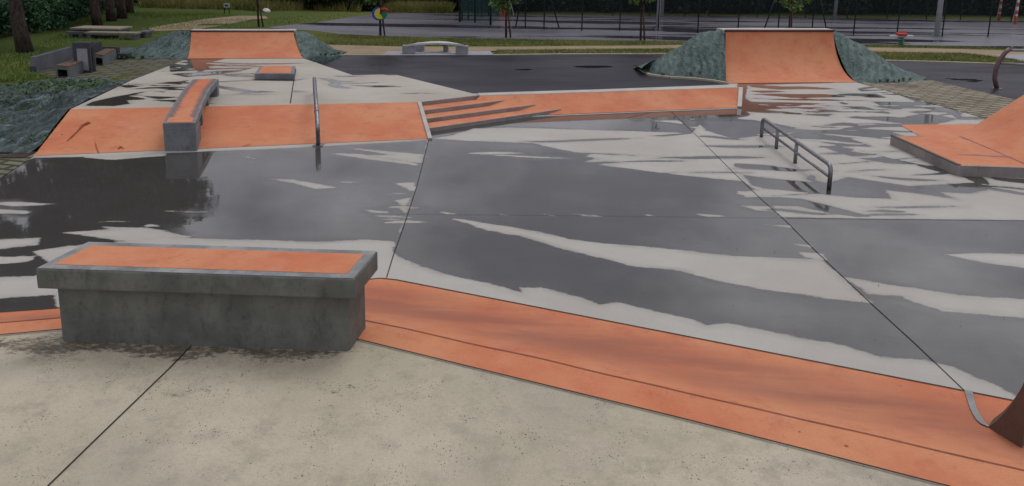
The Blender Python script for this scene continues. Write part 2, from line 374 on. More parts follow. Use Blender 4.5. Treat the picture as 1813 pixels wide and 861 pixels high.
def outline_cut(o, outline, z):      # concave-safe cut of a sheet to its outline
    bm = bmesh.new(); bm.from_mesh(o.data)
    cp = [P(a, b, z) for a, b in outline]
    for i in range(len(cp)):
        a = cp[i]; b = cp[(i+1) % len(cp)]; n = Vector((b.y-a.y, a.x-b.x, 0)).normalized()
        near = [f for f in bm.faces]; bmesh.ops.bisect_plane(bm, geom=bm.verts[:]+bm.edges[:]+near, plane_co=a, plane_no=n)
    bm.faces.ensure_lookup_table(); cen = np.array([(f.calc_center_median().x, f.calc_center_median().y) for f in bm.faces])
    s = sd_poly(cen, [(p.x, p.y) for p in cp]); bmesh.ops.delete(bm, geom=[f for f, q in zip(bm.faces, s) if q < 0], context='FACES')
    bm.to_mesh(o.data); bm.free()
Zc = lambda L: [(700+x/1.629, 200+y/1.629) for x, y in L]
Z3 = lambda L: [(1300+x/2.969, 130+y/2.969) for x, y in L]
rect = lambda x0, y0, x1, y1: [(x0, y0), (x0+(x1-x0)*.3, y0+1), (x1, (y0+y1)/2+1.5), (x0+(x1-x0)*.75, y1), (x0+(x1-x0)*.35, y1-1)]
ops = [
 ('+', [(-200,400),(-60,330),(60,279),(200,277),(295,271),(560,260),(757,248),(735,340),(702,428),(655,425),(560,429),(400,424),(300,420),(215,428),(120,436),(60,445),(100,470),(60,490),(0,492),(-200,500)]),
 ('+', [(-200,530),(0,528),(95,522),(102,546),(0,556),(-200,566)]),
 ('-', [(475,317),(520,318),(592,332),(560,334),(520,324)]), ('-', [(610,262),(665,266),(754,274),(750,290),(690,281),(620,274),(700,275)]),
 ('-', [(585,272),(640,273),(745,291),(735,293),(660,283)]),('-', [(700,325),(737,323),(728,337)]),('-',[(150,279),(290,272),(292,276),(200,283)]),
 ('-', [(-10,370),(60,374),(45,378),(0,377)]), ('-', [(110,412),(250,403),(340,420),(220,426)]),('-', [(180,402),(260,404),(300,410),(215,410)]),('-', [(700,355),(728,350),(715,366)]),
 ('-', [(-20,424),(70,422),(66,434),(0,440)]), ('-', [(-20,456),(62,454),(50,463),(0,468)]),('-', [(430,277),(462,282),(445,281)]),('-',[(-20,360),(25,358),(100,362),(20,366)]),
 ('+', Zc([(95,75),(190,79),(400,88),(440,98),(545,118),(620,122),(548,140),(620,155),(760,168),(900,186),(1000,195),(1040,222),(985,232),(1085,262),(1110,299),(1400,306),(1813,310),(1980,312),(1980,900),(1813,825),(1680,765),(1620,740),(1530,712),(1400,705),(1300,675),(1200,655),(1050,625),(960,605),(900,612),(860,598),(750,575),(650,546),(590,552),(520,530),(420,503),(360,505),(370,522),(300,500),(240,485),(160,470),(70,440),(5,412),(-10,395),(30,300),(60,190)])),
 ('-', Zc([(165,305),(260,318),(420,345),(500,365),(620,378),(800,395),(1000,415),(1230,425),(1372,548),(1100,515),(930,485),(820,455),(680,440),(560,410),(480,390),(380,360),(260,337)])),
 ('-', Zc([(1300,476),(1420,495),(1620,525),(1813,538),(1980,540),(1980,600),(1813,592),(1700,580),(1580,570),(1500,545),(1460,530),(1365,525)])),
 ('-', Zc([(1590,408),(1700,403),(1813,408),(1980,408),(1980,455),(1813,447),(1740,437),(1660,425)])),
 ('-', Zc([(190,75),(215,48),(290,50),(420,60),(600,62),(740,64),(860,62),(885,85),(930,120),(800,108),(700,100),(560,100),(440,95),(400,84),(280,78)])),
 ('-', Zc([(545,125),(600,114),(700,118),(820,130),(940,150),(990,180),(900,167),(780,155),(660,145)])),
 ('-', Zc([(560,146),(760,160),(900,172),(1000,183),(1012,197),(920,190),(740,169)])),
 ('-', Zc([(1040,320),(1140,325),(1142,332)])), ('-', Zc([(1150,378),(1200,382),(1200,390)])), ('-', Zc([(1165,403),(1232,406),(1242,425),(1180,416)])),('-', Zc([(985,225),(1040,232),(1085,262),(1020,250)])),('-', Zc([(995,268),(1080,270),(1110,284),(1040,280)])),
] + [('-', Zc(rect(*r))) for r in [(130,286,184,293),(300,292,326,296),(430,293,462,297),(512,292,602,299),(721,294,750,298),(870,292,952,300),(10,270,40,290),(30,205,60,222)]] + [
 ('+', [(757,247),(758,228),(985,196),(1310,182),(1330,205),(1240,221),(1225,236),(1100,232),(900,226),(840,228),(800,240)]),
 ('-', Zc([(820,22),(830,32),(770,25),(700,22)])),('-', Zc([(850,18),(930,20),(900,26)])),('-', Zc([(840,40),(1000,44),(1060,62),(900,50)])),
 ('+', Z3([(40,530),(120,545),(340,565),(470,580),(600,545),(760,570),(920,590),(1280,575),(1340,595),(1523,628),(1600,640),(1523,642),(1340,612),(1240,632),(1080,625),(1170,662),(960,632),(800,615),(830,662),(640,655),(500,640),(300,620),(150,605),(90,590)])),
 ('+', Z3([(240,650),(350,658),(560,708),(725,756),(640,757),(500,735),(330,700),(0,690),(-40,650)])),
 ('+', Z3([(-220,235),(0,238),(100,245),(330,285),(560,300),(820,308),(900,330),(620,345),(740,388),(560,382),(300,335),(120,330),(0,345),(-150,300)])),
 ('-', Z3([(340,350),(450,360),(480,385),(380,375)])),
 ('+', Z3([(440,380),(560,385),(700,412),(860,455),(1000,482),(930,480),(800,474),(640,445)])), ('+', Z3([(935,478),(1060,488),(1200,525),(1310,545),(1350,588),(1270,575),(1180,538),(1040,510)])),
 ('+', Z3([(1310,540),(1523,556),(1600,560),(1600,592),(1523,580),(1380,562)])), ('+', Z3([(0,470),(200,486),(405,515),(300,517),(120,506),(0,495)])),
 ('+', Z3([(400,528),(435,545),(425,560),(505,585),(470,590),(375,555)])), ('+', Z3([(340,565),(380,570),(430,612),(400,612)])),
 ('+', Z3([(15,30),(90,30),(640,48),(70,62),(60,130),(90,150),(250,152),(520,160),(560,190),(500,228),(300,215),(90,205),(15,195)])),
 ('-', Z3([(90,160),(300,165),(520,175),(250,180)])),('-', Z3([(150,190),(330,186),(470,195),(380,206),(220,198)])),
 ('+', Z3([(60,108),(520,112),(720,96),(810,130),(640,126),(300,128)])), ('+', Z3([(60,70),(360,68),(540,80),(230,86)])), ('+', Z3([(60,92),(200,90),(320,96),(140,102)])),
 ('+', Z3([(720,148),(960,152),(880,120),(815,95),(900,106),(990,150),(1160,148),(1215,165),(1185,200),(1200,228),(1330,228),(1300,242),(1180,245),(1120,205),(1040,195),(1000,175),(760,166)])),
 ('+', Z3([(860,235),(1000,208),(1180,240),(1060,270),(900,266),(700,242),(560,232),(640,225)])), ('+', Z3([(560,150),(700,180),(850,215),(700,205),(540,185)])),
]
SR = random.Random(5)
def streaks(x0, x1, y0, y1, n, lmin, lmax, tmin, tmax, op, slope=.03):
    out = []
    for _ in range(n):
        x = SR.uniform(x0, x1); y = SR.uniform(y0, y1); l = SR.uniform(lmin, lmax); th = SR.uniform(tmin, tmax); a = SR.uniform(-slope, slope)+.01; L_ = []; U_ = []
        ph = SR.uniform(0, 6)
        for k in range(7):
            u = k/6; q = th*math.sin(math.pi*u)**.6*.5; c = y+a*l*u+math.sin(ph+u*4)*th*.35; U_.append((x+l*u, c-q)); L_.append((x+l*u, c+q))
        out.append((op, U_+L_[::-1]))
    return out
ops += streaks(1310, 1640, 150, 200, 16, 40, 190, 1.6, 3.5, '+') + streaks(1330, 1640, 152, 205, 14, 40, 160, 1.4, 3.2, '-') + streaks(1500, 1740, 165, 215, 14, 30, 110, 1.5, 4, '+', .08)
ops += streaks(820, 1250, 235, 300, 10, 60, 240, 2, 4, '-', .04)+streaks(900, 1300, 236, 330, 16, 60, 220, 2, 5, '+', .05)+streaks(1330, 1750, 215, 385, 24, 60, 260, 2, 6, '+', .10)+streaks(1320, 1560, 225, 300, 10, 50, 140, 2, 4, '-', .06)
ops += streaks(-60, 330, 350, 470, 6, 20, 90, 1.2, 2.5, '-', .03)+streaks(560, 740, 262, 420, 8, 20, 90, 1.5, 3.5, '-', .06)
slab = lattice('skate_slab', -260, 2060, 900, 138, 740, 330, 0.0, M['slab'], ops); outline_cut(slab, [(-260,266),(60,270),(420,240),(760,165),(849,166),(1290,150),(1285,142),(1516,142),(1516,145.5),(1650,175),(1742,205),(1813,226),(2058,280),(2058,740),(-258,740)], 0.0); tag(slab, kind='structure')
ZD = .30
dops = [('+', [(325,103),(400,104),(365,112),(372,121),(352,129),(345,122),(318,121),(335,112)]), ('+', [(150,188),(160,181),(200,172),(250,163),(270,160),(230,170),(262,176),(225,178),(232,184),(200,188)]),
 ('+', [(205,152),(300,146),(335,142),(320,150),(260,152),(225,156)]), ('+', [(558,138),(585,139),(605,145),(600,151),(626,157),(598,157),(580,151),(588,146)]), ('+', [(616,151),(700,152),(716,154),(660,155)]),
 ('+', [(446,140),(520,141),(545,139),(522,144),(450,143)]), ('+', [(520,160),(545,163),(520,164)]), ('+', [(380,150),(430,158),(470,164),(420,162),(385,156)]), ('+', [(250,170),(320,172),(280,176)]),
 ('+', [(300,131),(420,124),(450,120),(420,128),(330,137)]), ('+', [(590,134),(650,135),(600,137)]), ('+', [(300,112),(335,116),(310,120),(350,125),(300,128)]), ('+', [(590,106),(560,108),(545,112)])]
# the raised deck of the funbox
A0, A1 = (125,193.5), (741,181)     # top edge of the front bank
B0, B1 = (60,276), (761,245.5)        # its foot
deck_out = [A0, A1, (849,168.6), (697,131.5), (625,133.5), (537,103.5), (531,99), (338,99), (331,104.5), (232,143)]
fun = empty('funbox', P(400,220,0), 'broad raised concrete funbox with orange front bank beside the tarpaulin slope', 'skate ramp')
dops += streaks(240, 420, 106, 135, 16, 30, 150, 1.2, 2.6, '+', .06)+streaks(150, 420, 145, 182, 12, 40, 130, 1.4, 3.5, '+', .04)+streaks(540, 760, 125, 170, 7, 30, 110, 1, 2, '+', .03)+streaks(200, 330, 110, 180, 10, 30, 80, 1.5, 3, '-', .04)
deck = lattice('deck', 100, 870, 330, 96, 200, 110, ZD, M['deck'], dops)
outline_cut(deck, deck_out, ZD)
for v in deck.data.vertices: v.co -= fun.location
deck.parent = fun
# skirt under the deck
sk = MB(); top = [P(a, b, ZD-.002) for a, b in deck_out]; sk.add([Vector((p.x,p.y,-.06)) for p in top]+top, [[i, (i+1) % len(top), len(top)+(i+1) % len(top), len(top)+i] for i in range(len(top))])
sk.build('edge_wall', M['riser'], fun)
def ruled(a0, a1, b0, b1, n, m, fz=None):
    v = []; 
    for j in range(m+1):
        for i in range(n+1):
            s = i/n; t = j/m; p = (Vector(a0)*(1-s)+Vector(a1)*s)*(1-t)+(Vector(b0)*(1-s)+Vector(b1)*s)*t
            if fz: p.z = fz(s, t, p.z)
            v.append(p)
    return v, [(j*(n+1)+i, j*(n+1)+i+1, (j+1)*(n+1)+i+1, (j+1)*(n+1)+i) for j in range(m) for i in range(n)]
v, f = ruled(P(*B0, .005), P(*B1, .005), P(*A0, ZD+.002), P(*A1, ZD+.002), 40, 8)
mesh('bank', v, f, M['orange'], fun)
# left cheek of the bank
mesh('cheek', [P(*B0, 0), P(*A0, ZD), P(*A0, -.05), P(*A0, -.05)+Vector((0,.2,0))], [(0,1,2),(1,3,2)], M['riser'], fun)
st_edge = MB(); st_edge.beam(P(761.5,246,.012), P(742.5,181,ZD+.006), .07, .03); st_edge.build('edge_strip', M['coping'], fun)
# stairs
stair = empty('stairs', P(800,215,0), 'four shallow orange steps with grey risers dropping from the funbox deck', 'stairs')
K = [((741.4,181.1),(849.6,169.1)), ((745.9,196.1),(902.8,176.5)), ((751.1,210.9),(947.8,185.3)), ((756.4,227.6),(994.2,193.4))]
zs = [ZD, ZD*.75, ZD*.5, ZD*.25]; ends = []
KL = [(P(*a, z), P(*b, z)) for (a, b), z in zip(K, zs)]
for k in range(4):
    a, b = KL[k]; z = zs[k]; zl = zs[k+1] if k < 3 else 0
    drop = Vector((0, 0, zl-z)); d = (b-a).normalized(); nb = Vector((d.y, -d.x, 0)); nb = nb if nb.y < 0 else -nb
    rb = b+drop-d*.10
    MB().prism([a, b, b+Vector((0,.12,0)), a+Vector((0,.12,0))], [a+Vector((0,0,-.0)), b, b+Vector((0,.12,0)), a+Vector((0,.12,0))]) if 0 else None
    m = MB(); th = .018
    m.add([a+drop, b+drop, b, a, a+drop-nb*th, b+drop-nb*th, b-nb*th, a-nb*th], [(0,1,2,3),(3,2,6,7),(4,7,6,5),(0,3,7,4),(1,5,6,2)])
    m.build('riser', M['riser'], stair, bevel=.006)
    if k < 3:
        a2, b2 = KL[k+1]; p0 = a+drop; p1 = b+drop
        q = [a2-nb*0.0, b2-nb*0.0, p1, p0]
        q = [Vector((w.x, w.y, zl-.003)) for w in q]
        q[0] += -nb*.014; q[1] += -nb*.014
        mesh('tread', q, [(0,1,2,3)], M['orange'], stair)
# long bank right of the stairs
lb = empty('long_bank', P(1130,200,0), 'long low orange bank with pale coping running right of the stairs', 'skate bank')
tb0, tb1 = P(849.6,170,ZD), P(1308,155.5,ZD); fb0, fb1 = P(905,206,.004), P(1306,190.5,.004)
# foot line is extended left under the steps
dirf = (fb1-fb0).normalized(); fbx = fb0-dirf*1.1
v, f = ruled(fbx, fb1, tb0, tb1, 30, 6, lambda s, t, z: z-.02*math.sin(math.pi*t)); mesh('bank', v, f, M['orange'], lb)
dt = (tb1-tb0).normalized(); nrm = Vector((-dt.y, dt.x, 0))
MB().prism([tb0+Vector((0,0,-.35)), tb1+Vector((0,0,-.35)), tb1+nrm*.28+Vector((0,0,-.35)), tb0+nrm*.28+Vector((0,0,-.35))], [tb0+Vector((0,0,.012)), tb1+Vector((0,0,.012)), tb1+nrm*.28+Vector((0,0,.012)), tb0+nrm*.28+Vector((0,0,.012))]).build('coping', M['coping'], lb, bevel=.01)
MB().beam(fb1+Vector((.04,0,.012)), tb1+Vector((.04,-.02,.004)), .09, .03).build('edge_strip', M['coping'], lb)
mesh('cheek', [fb1+Vector((.08,0,0)), tb1+Vector((.08,0,-.02)), Vector((tb1.x+.08,tb1.y,-.05))], [(0,1,2)], M['coping'], lb)
MB().beam(P(905,208,.006), P(1306,192,.006), .05, .012).build('foot_strip', M['coping'], lb)
# ------------------------------------------------------------------ terrain and flat ground
def sp(a, n): return [math.copysign(abs(t)**2.6*a, t) for t in np.linspace(-1, 1, n)]
gx = sp(900, 180); gy = [20+q for q in sp(900, 180)]
v = [(x, y, T(x, y)-(.0 if (y > 12.2) else .0)) for y in gy for x in gx]; n = len(gx)
gr = mesh('grass_ground', v, [(j*n+i, j*n+i+1, (j+1)*n+i+1, (j+1)*n+i) for j in range(n-1) for i in range(n-1)], M['ground'], smooth=True); tag(gr, kind='structure')
# finer terrain patch for the raised lawn
def terr_sheet(name, pts, dz, mat, sub=1):
    v = [PT(a, b, dz) for a, b in pts]; o = mesh(name, v, [list(range(len(v)))], mat); return fix_up(o)
lawn = MB(); xs = np.linspace(-60, -6.6, 120); ys = np.linspace(11.5, 36, 90)
lawn.add([(x, y, T(x, y)+.012*(1 if y > 12.2 else 0)+.02*mnoise.noise((x*.4, y*.4, 0))*(1 if x < -10 and y > 15 else 0)) for y in ys for x in xs], [(j*120+i, j*120+i+1, (j+1)*120+i+1, (j+1)*120+i) for j in range(89) for i in range(119)])
tag(lawn.build('lawn', M['ground'], smooth=True), kind='structure')
aops = [('+', [(1655,134),(1700,136),(1757,143),(1725,148),(1668,141)]), ('+', [(1000,118),(1060,117),(1100,119),(1040,121)]), ('-', [(-1,-1),(-2,-2),(-1,-3)]), ('+', [(880,124),(930,121),(965,124),(920,127)]), ('+', [(785,129),(800,132),(812,143),(795,140)])]
ap = lattice('asphalt_apron', 480, 2100, 330, 95, 215, 70, -.012, M['apron'], aops, .12, clip=None)
apo = [(520,99),(600,98.6),(873,97.8),(1180,96),(1400,99),(1565,107.5),(1800,114.5),(2100,124),(2100,256),(1813,181),(1644,142),(1500,140),(1330,150),(1290,153.5),(849,168),(690,132),(625,134),(540,104)]
outline_cut(ap, apo, -.012); tag(ap, kind='structure')
def sdattr(o, name='wet', val=0.0):
    at = o.data.attributes.new(name, 'FLOAT', 'POINT'); at.data.foreach_set('value', [val]*len(o.data.vertices))
co = fix_up(sheet('court_asphalt', [(470,48.5),(560,55),(600,60),(670,64),(900,70),(1200,74),(1500,79),(1813,86),(2500,100),(2500,60),(1813,36.5),(1400,30),(1100,27.5),(900,25.5),(830,24),(700,23),(640,28),(560,40)], -.030, M['court'])); tag(co, kind='structure')
def path(name, pts, z=-.022, m='path'): return tag(fix_up(sheet(name, pts, z, M[m])), kind='structure')
path('gravel_path', [(540,78),(600,80),(700,82.5),(880,83),(1210,80),(1300,80),(1300,86),(1210,86.5),(1000,88.5),(880,89.5),(868,91),(873,97.6),(600,98.4),(520,98.6),(500,90)])
path('gravel_path', [(1440,83),(1600,85),(1700,87),(1813,90),(2200,96),(2200,120),(1813,108),(1790,104.5),(1740,98),(1700,94.5),(1520,91.5),(1440,90)])
path('concrete_paving', [(687,90.5),(868,90.5),(874,97.5),(676,98)], -.016, 'bench_grey')
path('concrete_paving', [(1760,97),(1813,96.5),(1960,100),(1960,112),(1813,109.5)], -.016, 'bench_grey')
tag(terr_sheet('dirt_path', [(270,55),(345,53),(400,44),(445,35),(475,33),(470,28.5),(425,28),(370,33),(300,43),(262,50)], .022, M['path']), kind='structure')
tag(terr_sheet('car_park', [(-300,4),(60,-3),(160,-22),(-300,-22)], .03, M['court']), kind='structure')
def kerb(pts, z, w=.12, h=.05, name='kerb'):
    m = MB()
    L = [P(a, b, z) for a, b in pts]
    for a, b in zip(L, L[1:]): m.beam(a, b, w, h)
    return tag(m.build(name, M['kerb']), kind='structure')
kerb([(873,97.8),(1000,96.6),(1180,95.8),(1300,97)], -.01); kerb([(1500,104),(1565,107.6),(1680,110.5),(1800,114.6),(1900,117)], -.01); kerb([(500,99),(600,98.4),(690,98.2)], -.01, .08)
tag(terr_sheet('paver_terrace', [(150,108),(208,106.5),(333,104.6),(232,143.3),(205,150),(120,150),(95,140),(60,128)], .02, M['paver']), kind='structure')
path('paver_strip', [(1517,146),(1560,145),(1648,142),(1813,180),(2000,228),(2000,290),(1813,229),(1742,209)], .006, 'paver_dry')
path('paver_strip', [(60,276.5),(57,271.5),(-200,266),(-200,420),(-60,355)], .006, 'paver')
# drain grate in the paver strip
gm = MB(); g0 = P(2,279,.016); g1 = P(40,279,.016); dd = (g1-g0)
for k in range(9): q = g0+dd*(k/8); gm.beam(q, q+Vector((.0,.30,0)), .022, .02)
gm.beam(g0, g1, .03, .02); gm.beam(g0+Vector((0,.3,0)), g1+Vector((0,.3,0)), .03, .02)
o = gm.build('drain_grate', M['grate']); tag(o, 'rusty iron drain grate set in the mossy pavers at the foot of the tarpaulin', 'drain grate')
# joints
def joint(pts, z, w=.014, m='joint'):
    v = []; f = []; L = [P(a, b, z) for a, b in pts]
    for i, p in enumerate(L):
        d = (L[min(i+1, len(L)-1)]-L[max(i-1, 0)]).normalized(); s = Vector((-d.y, d.x, 0))*w/2; v += [p-s, p+s]
        if i: f.append((2*i-2, 2*i-1, 2*i+1, 2*i))
    return tag(mesh('slab_joint', v, f, M[m]), kind='structure')
joint([(759,248),(738,330),(715,400),(697,450),(684.5,491.5)], .004, .010); joint([(1188,197),(1231,238),(1290,297),(1345,350),(1390,390),(1450,450),(1540,535),(1620,608),(1707,691)], .004, .009)
joint([(1110,209),(1150,200)], .004); joint([(700,379),(1000,381.5),(1385,386)], .004, .004); joint([(1392,386),(1813,390.5),(1950,392)], .004, .010)
joint([(524,122),(519,150),(514,183)], ZD+.004, .02); joint([(553,139),(553,164)], ZD+.004, .0)
# ------------------------------------------------------------------ foreground: deck + orange bank
ZF = .25
FA = [(-260,573),(0,552.5),(95,546),(683,491.5),(1200,592),(1460,643),(1707,691.5),(1813,712.5),(1980,746)]
FC = [(-260,592),(0,571),(95,563),(430,532),(650,567),(900,622),(1200,691),(1460,751),(1707,808),(1813,832),(1980,872)]
FB = [(-260,618),(0,592.5),(100,583.5),(412,553),(632,600),(900,665.5),(1200,738.5),(1460,804),(1682,861),(1813,894),(1980,938)]
def resamp(L, n, z):
    W = [P(a, b, z) for a, b in L]; seg = [0]
    for a, b in zip(W, W[1:]): seg.append(seg[-1]+(b-a).length)
    out = []
    for k in range(n):
        s = seg[-1]*k/(n-1)
        for i in range(len(W)-1):
            if s <= seg[i+1]+1e-9: t = (s-seg[i])/(seg[i+1]-seg[i]); out.append(W[i]*(1-t)+W[i+1]*t); break
    return out
def split(L, i): return L[:i+1], L[i:]
fv = []; ff = []; tone = []; NR = 16
def bank_part(a, c, b, n):
    base = len(fv); A = resamp(a, n, .004); C = resamp(c, n, ZF+.004); B = resamp(b, n, ZF+.004)
    for i in range(n):
        for j in range(NR+1):
            t = j/NR; p = A[i]*(1-t)+C[i]*t; run = (C[i]-A[i]); hz = math.hypot(run.x, run.y); R = (hz*hz+ZF*ZF)/(2*ZF)*1.0
            zc = R-math.sqrt(max(0, R*R-(t*hz)**2)); p.z = .004+ .65*zc+.35*ZF*t; fv.append(p); tone.append(math.sin(math.pi*min(1, t*1.05))**1.2*.9 if t < .97 else 0)
        fv.append(B[i]); tone.append(0)
    R_ = NR+2
    for i in range(n-1):
        for j in range(R_-1): ff.append((base+i*R_+j, base+(i+1)*R_+j, base+(i+1)*R_+j+1, base+i*R_+j+1))
a1, a2 = split(FA, 3); c1, c2 = split(FC, 3); b1, b2 = split(FB, 3)
bank_part(a1, c1, b1, 40); bank_part(a2, c2, b2, 70)
fb = empty('orange_bank', P(1100,700,0), 'long orange transition sweeping across the foreground below the dry concrete deck', 'skate bank')
o = mesh('transition', fv, ff, M['orange_bank'], fb, smooth=False); at = o.data.attributes.new('tone', 'FLOAT', 'POINT'); at.data.foreach_set('value', tone)
fix_up(o)
def line3(name, pts, w, mat, parent):
    v = []; f = []
    for i, p in enumerate(pts):
        d = (pts[min(i+1, len(pts)-1)]-pts[max(i-1, 0)]).normalized(); s = Vector((-d.y, d.x, 0)).normalized()*w/2; v += [p-s, p+s]
        if i: f.append((2*i-2, 2*i-1, 2*i+1, 2*i))
    return mesh(name, v, f, mat, parent)
cline = resamp(c2, 60, ZF+.009); M['seam'] = conc('dull purple seam', (.17,.06,.045), (.30,.10,.06), .8)
line3('seam', [p+Vector((mnoise.noise((p.x*2,0,0))*.01, mnoise.noise((p.x*2,5,0))*.012, 0)) for p in cline], .010, M['seam'], fb)
line3('seam', resamp(c1, 30, ZF+.009), .012, M['seam'], fb)
line3('foot_joint', resamp(FA, 60, .011), .014, M['joint'], fb); line3('deck_joint', resamp(FB, 60, ZF+.011), .012, M['joint'], fb)
# deck in front (from the bank edge to behind the camera)
edge = resamp(b1, 60, ZF)[:-1]+resamp(b2, 110, ZF); v = []; f = []; NJ = 150
for i, p in enumerate(edge):
    q = Vector((p.x*.35, -3.0, ZF)) if 0 else Vector((p.x, min(p.y-.6, -3.0), ZF))
    for j in range(NJ+1):
        t = (j/NJ)**1.0; v.append(p*(1-t)+q*t)
f = [(i*(NJ+1)+j, (i+1)*(NJ+1)+j, (i+1)*(NJ+1)+j+1, i*(NJ+1)+j+1) for i in range(len(edge)-1) for j in range(NJ)]
fd = fix_up(mesh('foreground_deck', v, f, M['fore'])); tag(fd, kind='structure')
pts = np.array([(q.co.x, q.co.y) for q in fd.data.vertices])
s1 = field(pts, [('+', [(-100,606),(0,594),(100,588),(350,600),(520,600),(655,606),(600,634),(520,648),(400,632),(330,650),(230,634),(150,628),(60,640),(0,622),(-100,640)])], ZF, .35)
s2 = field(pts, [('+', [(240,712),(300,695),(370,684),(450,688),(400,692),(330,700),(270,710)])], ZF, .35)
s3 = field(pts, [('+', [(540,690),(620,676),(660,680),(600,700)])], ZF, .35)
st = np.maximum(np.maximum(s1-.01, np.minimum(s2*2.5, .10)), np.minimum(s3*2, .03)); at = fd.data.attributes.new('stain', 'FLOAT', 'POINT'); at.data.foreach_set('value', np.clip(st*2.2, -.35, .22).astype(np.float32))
joint([(352,598),(300,652),(245,705),(160,787),(84,861),(0,943)], ZF+.004, .011)
# curved grey strip across the bank at the right
from mathutils.bvhtree import BVHTree
bvh = BVHTree.FromPolygons([Vector(q) for q in fv], [list(q) for q in ff])
def onbank(px, py, up=.010):
    h = bvh.ray_cast(Vector((0,0,H)), ray(px, py).normalized())
    return (h[0] if h[0] else P(px, py, ZF))+Vector((0,0,up))
v = []; f = []
for i, (a, b) in enumerate([((1707,692),(1722,695)),((1710,702),(1723.5,704)),((1713,712),(1725.5,714)),((1717,724),(1729,725)),((1722,735),(1734,735)),((1728,745),(1740,745)),((1736,752),(1746,752)),((1748,757.5),(1751,757))]):
    v += [onbank(*a), onbank(*b)]
    if i: f.append((2*i-2, 2*i-1, 2*i+1, 2*i))
mesh('grey_strip', v, f, M['ledge_rim'], fb)
# orange flank of the quarter pipe at the right, its shade painted as brown
g0 = onbank(1750,757,0); g1 = onbank(1845,815,0); hd = Vector((g1.x-g0.x, g1.y-g0.y, 0)); hl = hd.length; hd.normalize()
def onplane(px, py):
    d = ray(px, py); nn = Vector((-hd.y, hd.x, 0)); o_ = Vector((0,0,H)); t = (g0-o_).dot(nn)/d.dot(nn); return o_+d*t
tops = [onplane(*q) for q in [(1748,758),(1766,744),(1782,727),(1797,706),(1810,684),(1822,655),(1832,620),(1845,560)]]
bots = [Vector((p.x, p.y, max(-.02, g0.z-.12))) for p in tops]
qe = empty('quarter_pipe', g0, 'orange flank, painted dark brown as shade, of a curved quarter pipe cut off by the right edge', 'quarter pipe')
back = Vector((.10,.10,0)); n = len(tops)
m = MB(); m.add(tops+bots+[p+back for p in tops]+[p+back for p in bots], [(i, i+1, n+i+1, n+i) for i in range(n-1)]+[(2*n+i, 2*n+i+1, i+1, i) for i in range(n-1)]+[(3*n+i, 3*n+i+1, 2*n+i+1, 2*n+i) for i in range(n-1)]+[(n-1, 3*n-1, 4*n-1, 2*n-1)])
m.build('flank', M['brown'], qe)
# ------------------------------------------------------------------ foreground ledge box
led = empty('ledge_box', P(370,600,ZF), 'large dark concrete grind box with orange inset top in the left foreground', 'ledge box')
ZT = ZF+.60; cp4 = [P(61.8,476,ZT), P(627,494.5,ZT), P(669,444.5,ZT), P(156,428,ZT)]; dn = Vector((0,0,-1))
cx = sum(cp4, Vector())/4
MB().prism([p+dn*.155 for p in cp4], cp4).build('cap', M['ledge_dark'], led, bevel=.012)
def inset(L, d):
    n = len(L); out = []
    for i in range(n):
        a = (L[i]-L[i-1]).normalized(); b = (L[(i+1) % n]-L[i]).normalized(); na = Vector((-a.y, a.x, 0)); nb = Vector((-b.y, b.x, 0)); bis = (na+nb); bis = bis/ (bis.length**2) *2
        out.append(L[i]+bis*d)
    return out
rimz = Vector((0,0,.004)); in4 = inset(cp4, .08)
r0 = [p+rimz*.6 for p in inset(cp4, .008)]; r1 = [p+rimz*.6 for p in in4]
mesh('rim', r0+r1, [(i, (i+1) % 4, 4+(i+1) % 4, 4+i) for i in range(4)], M['ledge_rim'], led)
mesh('inset_top', [p+rimz for p in in4], [(0,1,2,3)], M['orange'], led)
b4 = inset(cp4, .075); bt = [p+dn*.155 for p in b4]; bb = [Vector((p.x, p.y, -.02)) for p in b4]
# round the front right corner a little
MB().prism(bb, bt).build('base', M['ledge_dark'], led, bevel=.03, segs=4)
